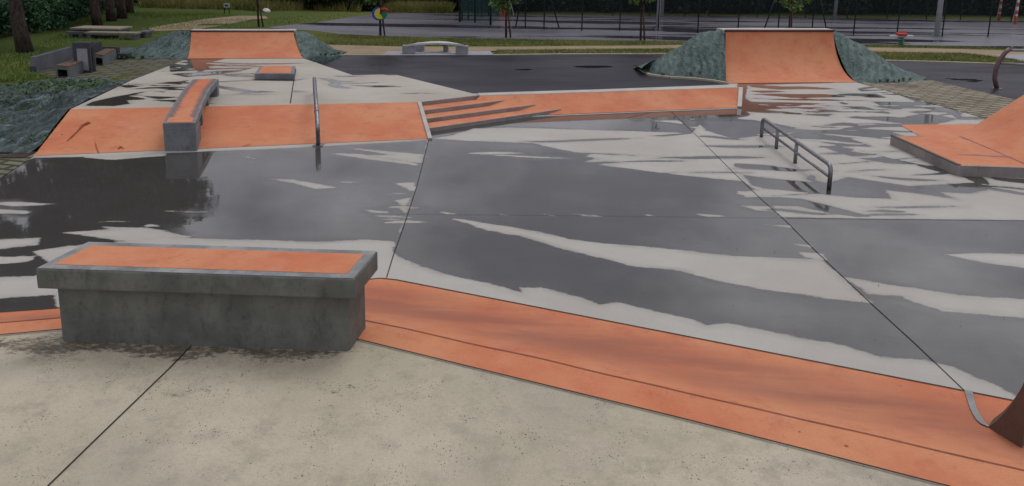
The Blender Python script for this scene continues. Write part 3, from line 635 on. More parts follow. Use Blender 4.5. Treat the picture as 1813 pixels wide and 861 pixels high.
# ------------------------------------------------------------------ quarter pipes
def quarter(label, base, zb, topc, run, grp):
    bl, br = P(*base[0], zb), P(*base[1], zb); tl = PY(*topc[0], bl.y+run); tr = PY(*topc[1], br.y+run); h = (tl.z+tr.z)/2-zb
    tl.z = tr.z = zb+h; e = empty('quarter_pipe', (bl+br)/2, label, 'quarter pipe', grp); N = 20
    Rr = (h*h+run*run)/(2*h); vv = []; ff = []
    prof = []
    for j in range(N+1):
        th = j/N*math.asin(min(1, run/Rr)); prof.append((Rr*math.sin(th)/run, (Rr-Rr*math.cos(th))/h))
    for (s, z) in prof:
        a = bl.lerp(tl, s); b = br.lerp(tr, s); a.z = b.z = zb+.006+h*z
        for i in range(9): vv.append(a.lerp(b, i/8))
    for j in range(N):
        for i in range(8): ff.append((j*9+i, j*9+i+1, (j+1)*9+i+1, (j+1)*9+i))
    mesh('ramp_surface', vv, ff, M['orange'], e, smooth=True)
    for c0, c1 in ((bl, tl), (br, tr)):
        L = []; 
        for s, z in prof: a = c0.lerp(c1, s); a.z = zb+h*z; L.append(a)
        gnd = [Vector((q.x, q.y, zb-.1)) for q in L]; n = len(L)
        mesh('side_wall', L+gnd, [(i, i+1, n+i+1, n+i) for i in range(n-1)], M['ledge_dark'], e)
    d = (tr-tl).normalized(); bk = Vector((-d.y, d.x, 0))*.5
    MB().prism([tl+Vector((-.05,0,-.10)), tr+Vector((.05,0,-.10)), tr+bk+Vector((.05,0,-.1)), tl+bk+Vector((-.05,0,-.1))], [tl+Vector((-.05,0,.012)), tr+Vector((.05,0,.012)), tr+bk+Vector((.05,0,.012)), tl+bk+Vector((-.05,0,.012))]).build('top_deck', M['coping'], e, bevel=.008)
    MB().tube([tl+Vector((-.03,-.025,-.012)), tr+Vector((.03,-.025,-.012))], .032, 12).build('coping', M['coping_steel'], e, smooth=True)
    mesh('back_wall', [tl+bk, tr+bk, Vector(((tr+bk).x, (tr+bk).y, zb-.3)), Vector(((tl+bk).x, (tl+bk).y, zb-.3))], [(0,1,2,3)], M['ledge_dark'], e)
    return bl, br, tl, tr, prof, h
QL = quarter('smaller orange quarter pipe at the back of the raised funbox deck on the left', ((331,104.5),(537,103.5)), ZD+.003, ((339,55),(519,55)), 1.7, None)
QR = quarter('tall orange quarter pipe standing between two tarpaulin mounds right of centre', ((1287,148),(1517,146)), 0.003, ((1285,53),(1475,54)), 1.7, None)
def mound(label, q, side, ridge, foot, zf, kerbed=False):
    bl, br, tl, tr, prof, h = q; fs = foot[0]; Y0 = (tl if side < 0 else tr).y
    R_ = [PY(px, py, Y0+.35+dy) for px, py, dy in ridge]; F_ = [P(px, py, zf if not isinstance(zf, list) else 0) for px, py in foot]
    if isinstance(zf, list): F_ = [P(px, py, z) for (px, py), z in zip(foot, zf)]; zf = -.01
    gap = .015 if kerbed else .02
    R_[0] = (tl if side < 0 else tr)+Vector((side*gap, .1, -.01)); F_[0] = (bl if side < 0 else br)+Vector((side*gap, 0.0, 0))
    nS = 46; nT = 34; vv = []; ff = []
    def samp(L, s):
        k = s*(len(L)-1); i = min(int(k), len(L)-2); t = k-i; t = t*t*(3-2*t)*.3+t*.7; return L[i].lerp(L[i+1], t)
    for i in range(nS+1):
        s = i/nS; r = samp(R_, s); fo = samp(F_, s); r.z = max(r.z, zf+.03); bk = Vector((r.x+(r.x-fo.x)*.2, r.y+1.6, -.1))
        for j in range(nT+1):
            t = j/nT
            if t < .62:
                u = t/.62; p = fo.lerp(r, u); conc_ = u**(1.0 if kerbed else 1.9); conv = math.sin(u*math.pi/2)**.9; w = min(1, s*3.0); k = conc_*(1-w)+conv*.35*w+u*.65*w; p.z = fo.z+(r.z-fo.z)*k
            else:
                u = (t-.62)/.38; p = r.lerp(bk, u); p.z = r.z+(bk.z-r.z)*(u**1.5)
            amp = min(1, s*5)*min(1, 6*t*(1-t)+.0)*.11*min(1, (r.z-zf)*2.0+.15)
            p += Vector((0, 0, 1))*mnoise.fractal(Vector((p.x*1.6, p.y*1.6, side*3)), .8, 2.2, 4)*amp
            vv.append(p)
    ff = [(i*(nT+1)+j, (i+1)*(nT+1)+j, (i+1)*(nT+1)+j+1, i*(nT+1)+j+1) for i in range(nS) for j in range(nT)]
    b0_ = len(vv); vv += [Vector((vv[i*(nT+1)].x, vv[i*(nT+1)].y-.03, -.08)) for i in range(nS+1)]; ff += [(b0_+i, b0_+i+1, (i+1)*(nT+1), i*(nT+1)) for i in range(nS)]
    e = empty('tarp_mound', samp(F_, .5), label, 'earth mound', 'tarpaulin covered earth mounds beside the quarter pipes')
    mesh('tarpaulin', vv, ff, M['tarp'], e, smooth=True)
    if kerbed:
        m = MB(); 
        for a, b in zip(F_, F_[1:]): m.beam(a+Vector((0,-.05,.0)), b+Vector((0,-.05,.0)), .10, .08)
        m.build('kerb', M['kerb'], e)
    # weeds along the foot
    m = MB()
    for k in range(12):
        s = random.random(); s = s**(.6 if side < 0 else 1); c = samp(F_, .45+.55*s)+Vector((random.uniform(-.1,.3)*(-side), random.uniform(0,.3), .03))
        for _ in range(14):
            a = random.uniform(0, 6.28); l = random.uniform(.03,.10); w = .018; up = Vector((math.cos(a)*l*.8, math.sin(a)*l*.8, l)); sd = Vector((-math.sin(a), math.cos(a), 0))*w
            m.add([c-sd, c+sd, c+up], [(0,1,2)])
    tag(m.build('weeds', M['litter'], e), kind='stuff')
mound('blue green tarpaulin mound falling left from the smaller quarter pipe towards the benches', QL, -1, [(338,54,0),(318,57,0),(295,63,0),(262,74,0),(205,99,0)], [(331,104),(300,104.6),(260,105.5),(230,106),(203,107)], ZD-.01)
mound('green tarpaulin mound falling right from the smaller quarter pipe to the sandy path', QL, 1, [(519,54,0),(537,58,0),(556,68,0),(578,82,.5),(606,97,1.3)], [(537,103.5),(548,102.5),(565,101.5),(585,100.5),(608,99)], [.3,.27,.2,.1,-.01])
mound('rounded green tarpaulin mound with kerb on the left of the tall quarter pipe', QR, -1, [(1284,53,0),(1262,54,0),(1235,60,0),(1205,80,0),(1170,103,0),(1136,119,-.8)], [(1287,147),(1262,143.5),(1225,139.5),(1185,137.5),(1150,133),(1130,121)], 0.0, True)
mound('green tarpaulin mound trailing right of the tall quarter pipe to the paver strip', QR, 1, [(1476,53,0),(1493,60,0),(1520,78,0),(1555,101,0),(1595,120,-.3),(1640,139,-1.2)], [(1517,146),(1540,147),(1565,147.5),(1590,147.5),(1612,147),(1632,144.5)], 0.0)
# ------------------------------------------------------------------ arched ledge on the funbox
al = empty('arched_ledge', P(317,268,0), 'bent orange topped concrete ledge climbing the funbox bank from a grey end block', 'skate ledge')
zf1, zf2 = .455, ZD+.32
Lp = [P(288,218.5,zf1), PY(325.5,155,0+P(345,160,zf2).y)]
fl, fr = P(288,218.5,zf1), P(346,218,zf1); ml, mr = P(326,157,zf2-.01), P(371,158,zf2-.01); el, er = P(341,141,zf2), P(387,140,zf2)
th = .11
LL = [fl, fl.lerp(ml,.5)+Vector((0,0,.02)), ml, el]; RR = [fr, fr.lerp(mr,.5)+Vector((0,0,.02)), mr, er]
def slabbed(LL, RR, dz0, dz1, n):
    m = MB()
    for i in range(len(LL)-1):
        m.prism([LL[i]+Vector((0,0,dz0)), RR[i]+Vector((0,0,dz0)), RR[i+1]+Vector((0,0,dz0)), LL[i+1]+Vector((0,0,dz0))], [LL[i]+Vector((0,0,dz1)), RR[i]+Vector((0,0,dz1)), RR[i+1]+Vector((0,0,dz1)), LL[i+1]+Vector((0,0,dz1))])
    return m
slabbed(LL, RR, -th, 0, 0).build('slab', M['block'], al)
il, ir = [a.lerp(b, .10) for a, b in zip(LL, RR)], [a.lerp(b, .90) for a, b in zip(LL, RR)]
il[0] = il[0].lerp(il[1], .02); ir[0] = ir[0].lerp(ir[1], .02)
vv = []; ff = []; ed = []; nC = 12; nRw = 30
for j in range(nRw+1):
    k = j/nRw*3; i = min(int(k), 2); t = k-i; a = il[i].lerp(il[i+1], t); b = ir[i].lerp(ir[i+1], t)
    for c in range(nC+1): vv.append(a.lerp(b, c/nC)+Vector((0,0,.005))); ed.append(abs(c/nC-.5)*2*(.75 if j > 2 else .4)+.0)
ff = [(j*(nC+1)+c, j*(nC+1)+c+1, (j+1)*(nC+1)+c+1, (j+1)*(nC+1)+c) for j in range(nRw) for c in range(nC)]
o = mesh('inset_top', vv, ff, M['orange_worn'], al); at = o.data.attributes.new('edge', 'FLOAT', 'POINT'); at.data.foreach_set('value', ed)
dv = (LL[1]-LL[0]); dv.z = 0; dv.normalize()
g = lambda p, z: Vector((p.x, p.y, z))
MB().prism([g(fl,-.01), g(fr,-.01), g(fr,-.01)+dv*.55, g(fl,-.01)+dv*.55], [g(fl,zf1-.112), g(fr,zf1-.112), g(fr,zf1-.09)+dv*.55, g(fl,zf1-.09)+dv*.55]).build('end_block', M['block'], al, bevel=.008)
for a, b, w in ((.52,.60,1), (.98,1.06,1)):
    p0 = fl.lerp(ml, a); p1 = fr.lerp(mr, a); p2 = fr.lerp(mr, b); p3 = fl.lerp(ml, b)
    L4 = [p0.lerp(p1,.06), p1.lerp(p0,.06), p2.lerp(p3,.06), p3.lerp(p2,.06)]
    MB().prism([g(p, .1) for p in L4], [p+Vector((0,0,-th)) for p in L4]).build('leg', M['riser'], al, bevel=.006)
L4 = [el-dv*.16, er-dv*.16, er, el]; L4[0] = ml.lerp(el, .8); L4[1] = mr.lerp(er, .8)
MB().prism([g(p, ZD) for p in L4], [p+Vector((0,0,-th)) for p in L4]).build('leg', M['block'], al, bevel=.006)
# ------------------------------------------------------------------ low manual pad on the deck
mp_ = empty('manual_pad', P(487,139,ZD), 'low square pad with orange top and grey sides standing on the funbox deck', 'manual pad')
zt = ZD+.13; c4 = [P(451,130.5,zt), P(520,131,zt), P(523,116.5,zt), P(461,116.5,zt)]
MB().prism([g(p, ZD) for p in c4], c4).build('body', M['block'], mp_, bevel=.01)
mesh('inset_top', [p+Vector((0,0,.006)) for p in inset(c4, .07)], [(0,1,2,3)], M['orange'], mp_)
# ------------------------------------------------------------------ rails
hr = empty('handrail', P(563,258,0), 'single dark steel grind rail running down the middle of the funbox bank', 'grind rail')
q0 = P(563.5,258,0); q1 = q0+Vector((0,0,.33)); q3 = P(555.5,139,ZD+.33); q2d = P(559,176,ZD+.33); q4 = P(554.5,165,ZD); q3 = Vector((q4.x, q4.y, ZD+.33))
q3 = P(556.5,138.5,ZD+.33); q4 = Vector((q3.x, q3.y, ZD))
pth = round_path([q0, q1, q2d, q3, q4], .07)
MB().tube(pth, .036, 12).build('rail_tube', M['steel'], hr, smooth=True)
MB().beam(q0+Vector((0,0,.0)), q0+Vector((0,0,.012)), .16, .16).build('base_plate', M['steel'], hr)
pm = P(561.5,207,.16); t_ = .52; mp2 = q1.lerp(q2d, t_); MB().tube([g(mp2, .15), mp2], .028, 10).build('post', M['steel'], hr, smooth=True)
MB().tube([q1.lerp(q2d,.5), q1.lerp(q2d,.53)], .042, 12).build('sleeve', M['steel'], hr, smooth=True)
fr_ = empty('flat_rail', P(1405,290,0), 'low two bar steel flat rail standing alone on the wet slab', 'grind rail')
pb = [P(1348,243,0), P(1381,263.5,0), P(1420,289.5,0), P(1467.5,336,0)]; hh = .345
A_, B_ = pb[0], pb[3]; line = lambda s: A_.lerp(B_, s)
ss = [0, (pb[1]-A_).length/(B_-A_).length, (pb[2]-A_).length/(B_-A_).length, 1]
MB().tube(round_path([A_, A_+Vector((0,0,hh)), B_+Vector((0,0,hh)), B_], .11), .031, 12).build('rail_tube', M['steel'], fr_, smooth=True)
MB().tube([line(.02)+Vector((0,0,hh*.52)), line(.98)+Vector((0,0,hh*.52))], .022, 10).build('lower_bar', M['steel'], fr_, smooth=True)
for s in ss[1:3]: MB().tube([line(s), line(s)+Vector((0,0,hh))], .029, 10).build('post', M['steel'], fr_, smooth=True)
# ------------------------------------------------------------------ right hand pad with hip
rp = empty('orange_hip', P(1700,300,0), 'orange hip with concrete edged platform rising to the right edge of the photo', 'skate ramp')
zr = .16; e0, e1, e2, e3 = P(1577,240.5,zr), P(1697,294,zr), P(1813,297.5,zr), P(1980,303,zr); bk0 = P(1632,241,zr); foot1 = P(1703,242,zr); foot2 = P(1813,289,zr); foot3 = P(1980,345,zr)
ft = [P(1703,242,zr), P(1735,255,zr), P(1775,272,zr), P(1813,289,zr), P(1840,299.5,zr)]
topz = Vector((0,0,.0))
plat = [e0, e1, e2, P(1843,299.4,zr), P(1775,272,zr), P(1735,255,zr), P(1703,242,zr), bk0]
fix_up(mesh('platform_top', plat, [list(range(8))], M['orange_worn'], rp))
def wallseg(a, b, name='edge_wall'):
    d = (b-a).normalized(); nn = Vector((-d.y, d.x, 0))
    MB().prism([g(a,-.01), g(b,-.01), g(b,-.01)+nn*.06, g(a,-.01)+nn*.06], [a+Vector((0,0,.004)), b+Vector((0,0,.004)), b+nn*.06+Vector((0,0,.004)), a+nn*.06+Vector((0,0,.004))]).build(name, M['riser'], rp, bevel=.006)
wallseg(bk0, e0); wallseg(e0, e1); wallseg(e1, P(1733,294.8,zr)); wallseg(P(1733,294.8,zr), e3)
MB().beam(e0+Vector((.02,.02,.012)), e1+Vector((.02,.02,.012)), .05, .012).build('edge_strip', M['coping_steel'], rp)
Yb = P(1704,240,0.0).y
sil = [P(1700,240,zr+.0), PY(1716,230,Yb), PY(1735,217,Yb), PY(1768,196,Yb), PY(1813,167.5,Yb), PY(1880,125,Yb), PY(1960,75,Yb)]
fth = [P(1700,241.5,zr), P(1730,253,zr), P(1755,263.5,zr), P(1785,276.5,zr), P(1830,296,zr), P(1900,326,zr), P(1980,360,zr)]
vv = []; nT = 14
for a, b in zip(fth, sil):
    for j in range(nT+1):
        t = j/nT; p = a.lerp(b, t); p.z = a.z+(b.z-a.z)*(t**1.25); vv.append(p)
ff = [(i*(nT+1)+j, (i+1)*(nT+1)+j, (i+1)*(nT+1)+j+1, i*(nT+1)+j+1) for i in range(len(sil)-1) for j in range(nT)]
o = mesh('hip_surface', vv, ff, M['orange'], rp, smooth=True); m = o.modifiers.new('s', 'SUBSURF'); m.levels = m.render_levels = 1
n = len(sil); mesh('back_wall', sil+[g(p, -.05) for p in sil], [(i, i+1, n+i+1, n+i) for i in range(n-1)], M['riser'], rp)
mesh('low_slope', [P(1593,221,.008), P(1632,243,.008), P(1720,250,.008), P(1735,220,.008)], [(0,1,2,3)], M['orange'], rp)
dl = [p+Vector((-.02+mnoise.noise((k*.9,0,0))*.03, -.02+mnoise.noise((k*.9,7,0))*.05, .006)) for k, p in enumerate(a.lerp(b, u/6) for a, b in zip(fth, fth[1:]) for u in range(6))]
line3('damp_seam', dl, .035, M['damp'], rp)
for poly in ([(1690,274),(1730,273),(1780,275.5),(1812,280),(1770,277.5),(1720,275)], ):
    mesh('stain', [P(a, b, zr+.004) for a, b in poly], [list(range(len(poly)))], M['damp'], rp)
# dark scrape on the funbox bank
bn = (P(*B1, 0)-P(*B0, 0)).cross(P(*A0, ZD)-P(*B0, 0)).normalized()
def onfun(px, py):
    d = ray(px, py); o_ = Vector((0,0,H)); t = (P(*B0, .014)-o_).dot(bn)/d.dot(bn); return o_+d*t
for pts_, wd in (([(158,216),(146,222),(137,232),(128,241),(118,250)], (.07,.05,.02,.025,.008)), ([(168,250),(171,262),(175,271)], (.006,.02,.02)), ([(209,263),(214,259),(219,264)], (.02,.04,.01)), ([(430,258),(442,255),(452,257)], (.01,.02,.01))):
    v = []; f = []
    for i, (q, w_) in enumerate(zip(pts_, wd)):
        p = onfun(*q); v += [p-Vector((w_*.6,-w_*.3,0)), p+Vector((w_*.6,-w_*.3,0))]
        if i: f.append((2*i-2, 2*i-1, 2*i+1, 2*i))
    v = [g(p_, 0)-g(fun.location, 0)+Vector((0,0,p_.z)) for p_ in v]; me = bpy.data.meshes.new('scrape'); me.from_pydata(v, [], f); me.materials.append(M['scrape']); o = bpy.data.objects.new('scrape', me); COL.objects.link(o); o.parent = fun
# ------------------------------------------------------------------ creased tarpaulin slope at left
w0_ = lambda p: mnoise.noise(Vector((p.x*.8, p.y*.8, 9)))*2.5
tv = []; nS, nT = 150, 100
near = [(-260,268),(-60,269.5),(56,272.5),(75,256),(100,222),(123,195),(160,176),(200,158),(231,143.5)]
far = [(-260,178),(-60,165),(0,152),(40,146),(80,142),(110,142),(150,144),(190,144),(229,142)]
nz = [.02,.02,.02,.06,.18,ZD,ZD,ZD,ZD]
def lerpL(L, s):
    k = s*(len(L)-1); i = min(int(k), len(L)-2); t = k-i; return L[i]*(1-t)+L[i+1]*t
NP = [P(a, b, z)+Vector((-.02,0,.0)) for (a, b), z in zip(near, nz)]; FP = [PT(a, b, .03) for a, b in far]
for i in range(nS+1):
    a = lerpL(NP, i/nS); b = lerpL(FP, i/nS)
    for j in range(nT+1):
        t = j/nT; p = a.lerp(b, t); base = max(T(p.x, p.y)+.03, a.z+(b.z-a.z)*t); e = min(1, 8*t*(1-t)+.1)
        w = mnoise.fractal(Vector((p.x*1.1+p.y*.6, p.y*1.8, 2)), .9, 2.2, 4)-abs(mnoise.noise(Vector((p.x*3.2-p.y*1.6+w0_(p), p.y*.8, 5))))*1.3+.3
        p.z = base + (.05+w*.11)*e*min(1,(1-i/nS)*5); tv.append(p)
tl_ = mesh('tarpaulin_slope', tv, [(i*(nT+1)+j, (i+1)*(nT+1)+j, (i+1)*(nT+1)+j+1, i*(nT+1)+j+1) for i in range(nS) for j in range(nT)], M['tarp_slope'], smooth=True)
tag(tl_, 'dark creased wet tarpaulin laid over the slope left of the funbox, strewn with leaves', 'tarpaulin')
# leaf litter over it
def leaves(m, c, n, rad, size, zr=.03):
    for _ in range(n):
        a = random.uniform(0, 6.28); r = rad*random.random()**.7; p = Vector((c.x+math.cos(a)*r*1.6, c.y+math.sin(a)*r, c.z+random.uniform(0, zr)))
        l = size*random.uniform(.6,1.3); q = Vector((random.gauss(0,1), random.gauss(0,1), random.gauss(0,.45))).normalized()*l; w = q.cross(Vector((random.gauss(0,.4), random.gauss(0,.4), 1))).normalized()*l*.32
        m.add([p-q*.5, p+w*.5, p+q*.5, p-w*.5], [(0,1,2,3)])
ml_ = MB()
def tarpz(x, y): return T(x, y)+.1
spots = [(20,195,9),(60,205,4),(85,198,10),(105,190,6),(118,178,5),(30,170,8),(10,180,7),(80,150,12),(120,152,10),(150,150,9),(180,147,8),(140,157,9),(60,160,6),(88,232,6),(84,245,6),(45,256,4),(90,220,4),(15,215,5),(100,160,8),(195,148,4),(50,150,10),(20,158,10),(110,148,10),(35,185,5),(5,200,6)]
for px, py, k in spots:
    for _ in range(k//2+1):
        c = PT(px+random.gauss(0,9), py+random.gauss(0,3), .10); c.z += .0
        leaves(ml_, c, 22, .20, .075, .08)
tag(ml_.build('leaf_litter', M['litter']), 'scattered green leaves lying on the creased tarpaulin', 'leaf litter', kind='stuff')
# debris bits in the foreground and floor
md = MB()
for _ in range(520):
    r = random.random()
    if r < .45: px, py = random.gauss(440,130), random.gauss(622,16)
    elif r < .6: px, py = random.gauss(340,60), random.gauss(698,8)
    else: px, py = random.uniform(0,1250), random.uniform(640,861)
    if py < 606 or py > 880: continue
    if px > 632 and py < 600+(px-632)*.262+8: continue
    leaves(md, P(px, py, ZF+.003), 1, .01, .011, .003)
for _ in range(90):
    px, py = random.uniform(300,1790), random.uniform(250,640)
    if py > 470+max(0, px-683)*.19: continue
    leaves(md, P(px, py, .006), 1, .01, .022, .003)
tag(md.build('debris', M['litter_brown']), 'small brown specks of debris on the concrete slabs', 'debris', kind='stuff')
# ------------------------------------------------------------------ benches, picnic tables
def slat_bench(label, fl, fr_, bl, br, seat_z, z0):   # seat corners (front-left.. in plan)
    e = empty('slat_bench', (fl+br)/2, label, 'bench', 'wooden topped benches against the dark walls'); e.location.z = z0
    c = [g(p, seat_z) for p in (fl, fr_, br, bl)]
    for k in range(4):
        a, b = c[0].lerp(c[3], k/4+.01), c[1].lerp(c[2], k/4+.01); a2, b2 = c[0].lerp(c[3], (k+1)/4-.012), c[1].lerp(c[2], (k+1)/4-.012)
    m = MB()
    for k in range(4):
        a, b = c[0].lerp(c[3], k/4+.01), c[1].lerp(c[2], k/4+.01); a2, b2 = c[0].lerp(c[3], (k+1)/4-.012), c[1].lerp(c[2], (k+1)/4-.012)
        m.prism([p+Vector((0,0,-.03)) for p in (a, b, b2, a2)], [a, b, b2, a2])
    m.build('seat', M['wood'], e)
    MB().prism([p+Vector((0,0,-.09)) for p in c], [p+Vector((0,0,-.033)) for p in c]).build('seat_beam', M['wall_mid'], e)
    for s0, s1 in ((0,.13),(.87,1)):
        q = [c[0].lerp(c[1], s0), c[0].lerp(c[1], s1), c[3].lerp(c[2], s1), c[3].lerp(c[2], s0)]
        MB().prism([g(p, z0) for p in q], [p+Vector((0,0,-.092)) for p in q]).build('leg', M['wall_mid'], e)
zb = T(-12, 20)+.02; sz = zb+.27
slat_bench('nearer wooden topped bench in front of the low dark wall at the left', P(98,115.5,sz), P(121,117.5,sz), P(133,103.5,sz), P(156,104.5,sz), sz, zb)
b2 = slat_bench('farther wooden topped bench behind the grey pillar beside the tarpaulin mound', P(167,95.5,sz), P(182,97.5,sz), P(187,86,sz), P(205,86.3,sz), sz, zb)
wl = empty('seating_wall', PT(100,115), 'low dark slate concrete wall behind the nearer wooden bench at the left', 'wall')
def wall(pa, pb, h, t, mat, parent, name, z0=None, lift=0):
    z0 = zb-.05 if z0 is None else z0; d = g(pb,0)-g(pa,0); d.normalize(); nn = Vector((-d.y, d.x, 0))*t
    return MB().prism([g(pa,z0), g(pb,z0), g(pb,z0)+nn, g(pa,z0)+nn], [g(pa,z0+h), g(pb,z0+h), g(pb,z0+h)+nn, g(pa,z0+h)+nn]).build(name, mat, parent, bevel=.008)
hz = zb+.36
w0, w1, w2 = P(62,101,hz), P(128,83,hz), P(157,84.5,hz)
wall(w0, w1, .14+.05, .14, M['wall_dark'], wl, 'wall_foot'); wall(w0+Vector((0,0.002,0)), w1+Vector((0,.002,0)), .41, .12, M['wall_mid'], wl, 'wall_panel')
pl = empty('pillar', PT(145,125), 'grey concrete pillar with recessed pale panel between the two wooden benches', 'pillar')
ph = zb+.70; a = P(127,75.5,ph); b = P(158,76,ph); c_ = P(166,73.5,ph); d_ = P(138,73,ph)
MB().prism([g(p, zb-.05) for p in (a, b, c_, d_)], [a, b, c_, d_]).build('body', M['wall_dark'], pl, bevel=.01)
aa = a.lerp(b,.25); bb_ = a.lerp(b,.85); off = Vector((0,-.012,0))
MB().prism([g(aa, zb+.05)+off, g(bb_, zb+.05)+off, g(bb_, zb+.05), g(aa, zb+.05)], [g(aa, ph-.14)+off, g(bb_, ph-.14)+off, g(bb_, ph-.14), g(aa, ph-.14)]).build('panel', M['bench_grey'], pl)
MB().prism([g(p, zb) for p in (b.lerp(c_,.3)+Vector((.012,0,0)), b.lerp(c_,.8)+Vector((.012,0,0)), b.lerp(c_,.8), b.lerp(c_,.3))], [g(p, ph-.12) for p in (b.lerp(c_,.3)+Vector((.012,0,0)), b.lerp(c_,.8)+Vector((.012,0,0)), b.lerp(c_,.8), b.lerp(c_,.3))]).build('dark_side_slab', M['joint'], pl)  # near-black slab set just proud of the pillar's right side
w5 = empty('seating_wall', PT(185,105), 'dark concrete wall stepping down behind the farther wooden bench', 'wall')
wall(P(163,76,.74), P(180,71.5,.74), .46, .12, M['wall_dark'], w5, 'wall_panel'); wall(P(181,83,zb+.19), P(207,84,zb+.19), .24, .12, M['wall_dark'], w5, 'back_wall'); wall(P(206,95,zb+.14), P(224,95.5,zb+.14), .19, .25, M['wall_dark'], w5, 'low_step')
def timber(label, name, cat, px0, px1, py, depth, seat, grp, yb=None, nleg=2, wood='wood_grey', leg='wall_mid'):
    p0 = PT(px0, py, .02); p1 = PT(px1, py, .02); p1.y = p0.y; p1.z = p0.z; e = empty(name, (p0+p1)/2, label, cat, grp); w = p1.x-p0.x
    m = MB()
    for k in range(3): m.box(((p0.x+p1.x)/2, p0.y+depth*(k+.5)/3, p0.z+seat-.03), (w, depth/3-.015, .05))
    m.build('tabletop' if 'table' in name else 'seat', M[wood], e)
    MB().box(((p0.x+p1.x)/2, p0.y+depth/2, p0.z+seat-.07), (w-.1, depth*.8, .045)).build('frame', M['bench_grey'], e)
    for s in (0, 1):
        x = p0.x+.12+(w-.24)*s; MB().box((x, p0.y+depth/2, p0.z+(seat-.09)/2), (.12, depth*.85, seat-.09)).build('leg', M[leg], e)
    return e
timber('long timber picnic table on the lawn behind the concrete pillar', 'picnic_table', 'picnic table', 124, 219, 66, .9, .31, None)
timber('timber topped bench in front of the picnic table on the lawn', 'picnic_bench', 'bench', 150, 247, 69, .42, .22, 'benches around the picnic table')
timber('dark end bench on the left of the picnic table', 'picnic_bench', 'bench', 117, 150, 67, .42, .20, 'benches around the picnic table', wood='wall_mid')
timber('dark end bench on the right of the picnic table', 'picnic_bench', 'bench', 243, 261, 66.5, .6, .20, 'benches around the picnic table', wood='wall_mid')
# curved white bench
cb = empty('curved_bench', P(770,92,0), 'curved white concrete bench on four legs beside the sandy path', 'bench')
zs_ = .32; A3, B3 = P(716,79.5,zs_), P(825,80.5,zs_); mid = P(770,75.5,zs_)
vv = []; n = 18
for i in range(n+1):
    t = i/n; bow = 1-(2*t-1)**2; p = A3.lerp(B3, t); p.y += bow*(mid.y-(A3.y+B3.y)/2)
    d = (2*t-1); out = Vector((-d*.6, 1, 0)).normalized()*.42
    for q in (p, p+out): vv += [g(q, zs_-.06), g(q, zs_)]
ff = []
for i in range(n):
    a = i*4; b = a+4; ff += [(a+1, b+1, b+3, a+3), (a, a+2, b+2, b), (a, b, b+1, a+1), (a+2, a+3, b+3, b+2)]
ff += [(0,1,3,2), (n*4, n*4+2, n*4+3, n*4+1)]
mesh('seat', vv, ff, M['bench_white'], cb, bevel=.01)
for px, py, w in ((723,95.3,.40),(743,91,.26),(789,91.3,.16),(817.5,96,.40)):
    p = P(px, py, -.01); MB().box((p.x, p.y+.15, (zs_-.06)/2-.01), (w, .3, zs_-.055)).build('leg', M['bench_grey'], cb, bevel=.01)
# tubular hoop at right
hp = empty('tubular_hoop', P(1765,157,0), 'maroon bent tube rack arching up from the asphalt at the right edge', 'bike rack')
Yh = P(1765,157,-.01).y; hpts = [PY(1765,157.5,Yh), PY(1761,140,Yh), PY(1763,123,Yh), PY(1770,106,Yh), PY(1780,93,Yh), PY(1788,87,Yh)]
rt = [PY(1788,87,Yh), PY(1813,90,Yh), PY(1900,100,Yh)]; far_ = [PY(1905,104,Yh), PY(1930,130,Yh), PY(1935,168,Yh)]
MB().tube(hpts, .055, 14).build('left_tube', M['hoop'], hp, smooth=True)
MB().tube([PY(1785,89,Yh), PY(1813,89.5,Yh), PY(1905,98,Yh)], .034, 10).build('top_bar', M['bench_grey'], hp, smooth=True)
MB().tube([PY(1768,112,Yh), PY(1813,114.5,Yh), PY(1915,124,Yh)], .030, 10).build('lower_bar', M['bench_grey'], hp, smooth=True)
MB().tube(far_, .055, 14).build('right_tube', M['hoop'], hp, smooth=True)
MB().tube([hpts[0]-Vector((0,0,.0)), hpts[0]+Vector((0,0,.015))], .12, 16).build('base_plate', M['hoop'], hp)
# ------------------------------------------------------------------ fences, poles, goals
def post_tube(m, px, py, h, r=.035, z=-.03, top=None): p = P(px, py, z); m.tube([p, p+Vector((0,0,h))], r, 8)
nf = empty('court_fence', P(1300,60,-.03), 'tall dark green wire fence of spaced posts crossing the wet court', 'fence')
posts = [(930,49),(963,52.5),(1030,54.5),(1097,54.5),(1165,54.5),(1235,58.5),(1306,59.5),(1377,60),(1437,61),(1511,62),(1588,62.5),(1668,64),(1749,65.5),(1834,67.5),(1925,70)]
for px, py in posts: m = MB(); post_tube(m, px, py, 4.0, .029); m.build('post', M['post_green'], nf, smooth=True)
L = [P(a, b, -.03) for a, b in posts[1:]]
mesh('wire_mesh', [L[0], L[-1], L[-1]+Vector((0,0,4)), L[0]+Vector((0,0,4))], [(0,1,2,3)], M['net'], nf)
m = MB(); m.tube([L[0]+Vector((0,0,4)), L[-1]+Vector((0,0,4))], .025, 8); m.build('top_rail', M['post_green'], nf)
for a, b, c_, in (((913,47),(930,49),2.2), ((990,50),(963,52.5),2.2), ((1350,60),(1377,60),2.4), ((1465,61.5),(1437,61),2.4)):
    q = P(*a, -.03); r_ = P(*b, -.03)+Vector((0,0,c_)); MB().tube([q, r_], .03, 8).build('strut', M['post_green'], nf, smooth=True)
ff_ = empty('rear_fence', P(1400,28,-.03), 'distant dark green windbreak fence along the far edge of the court', 'fence')
Lf = [P(a, b, -.03) for a, b in [(845,26),(905,26.5),(1085,28),(1150,29),(1212,29.5),(1255,30),(1340,31),(1426,32),(1500,33),(1570,34),(1640,35),(1700,36),(1790,37.5),(1880,40),(1990,43)]]
for p in Lf: MB().tube([p, p+Vector((0,0,3))], .03, 6).build('post', M['post_green'], ff_, smooth=True)
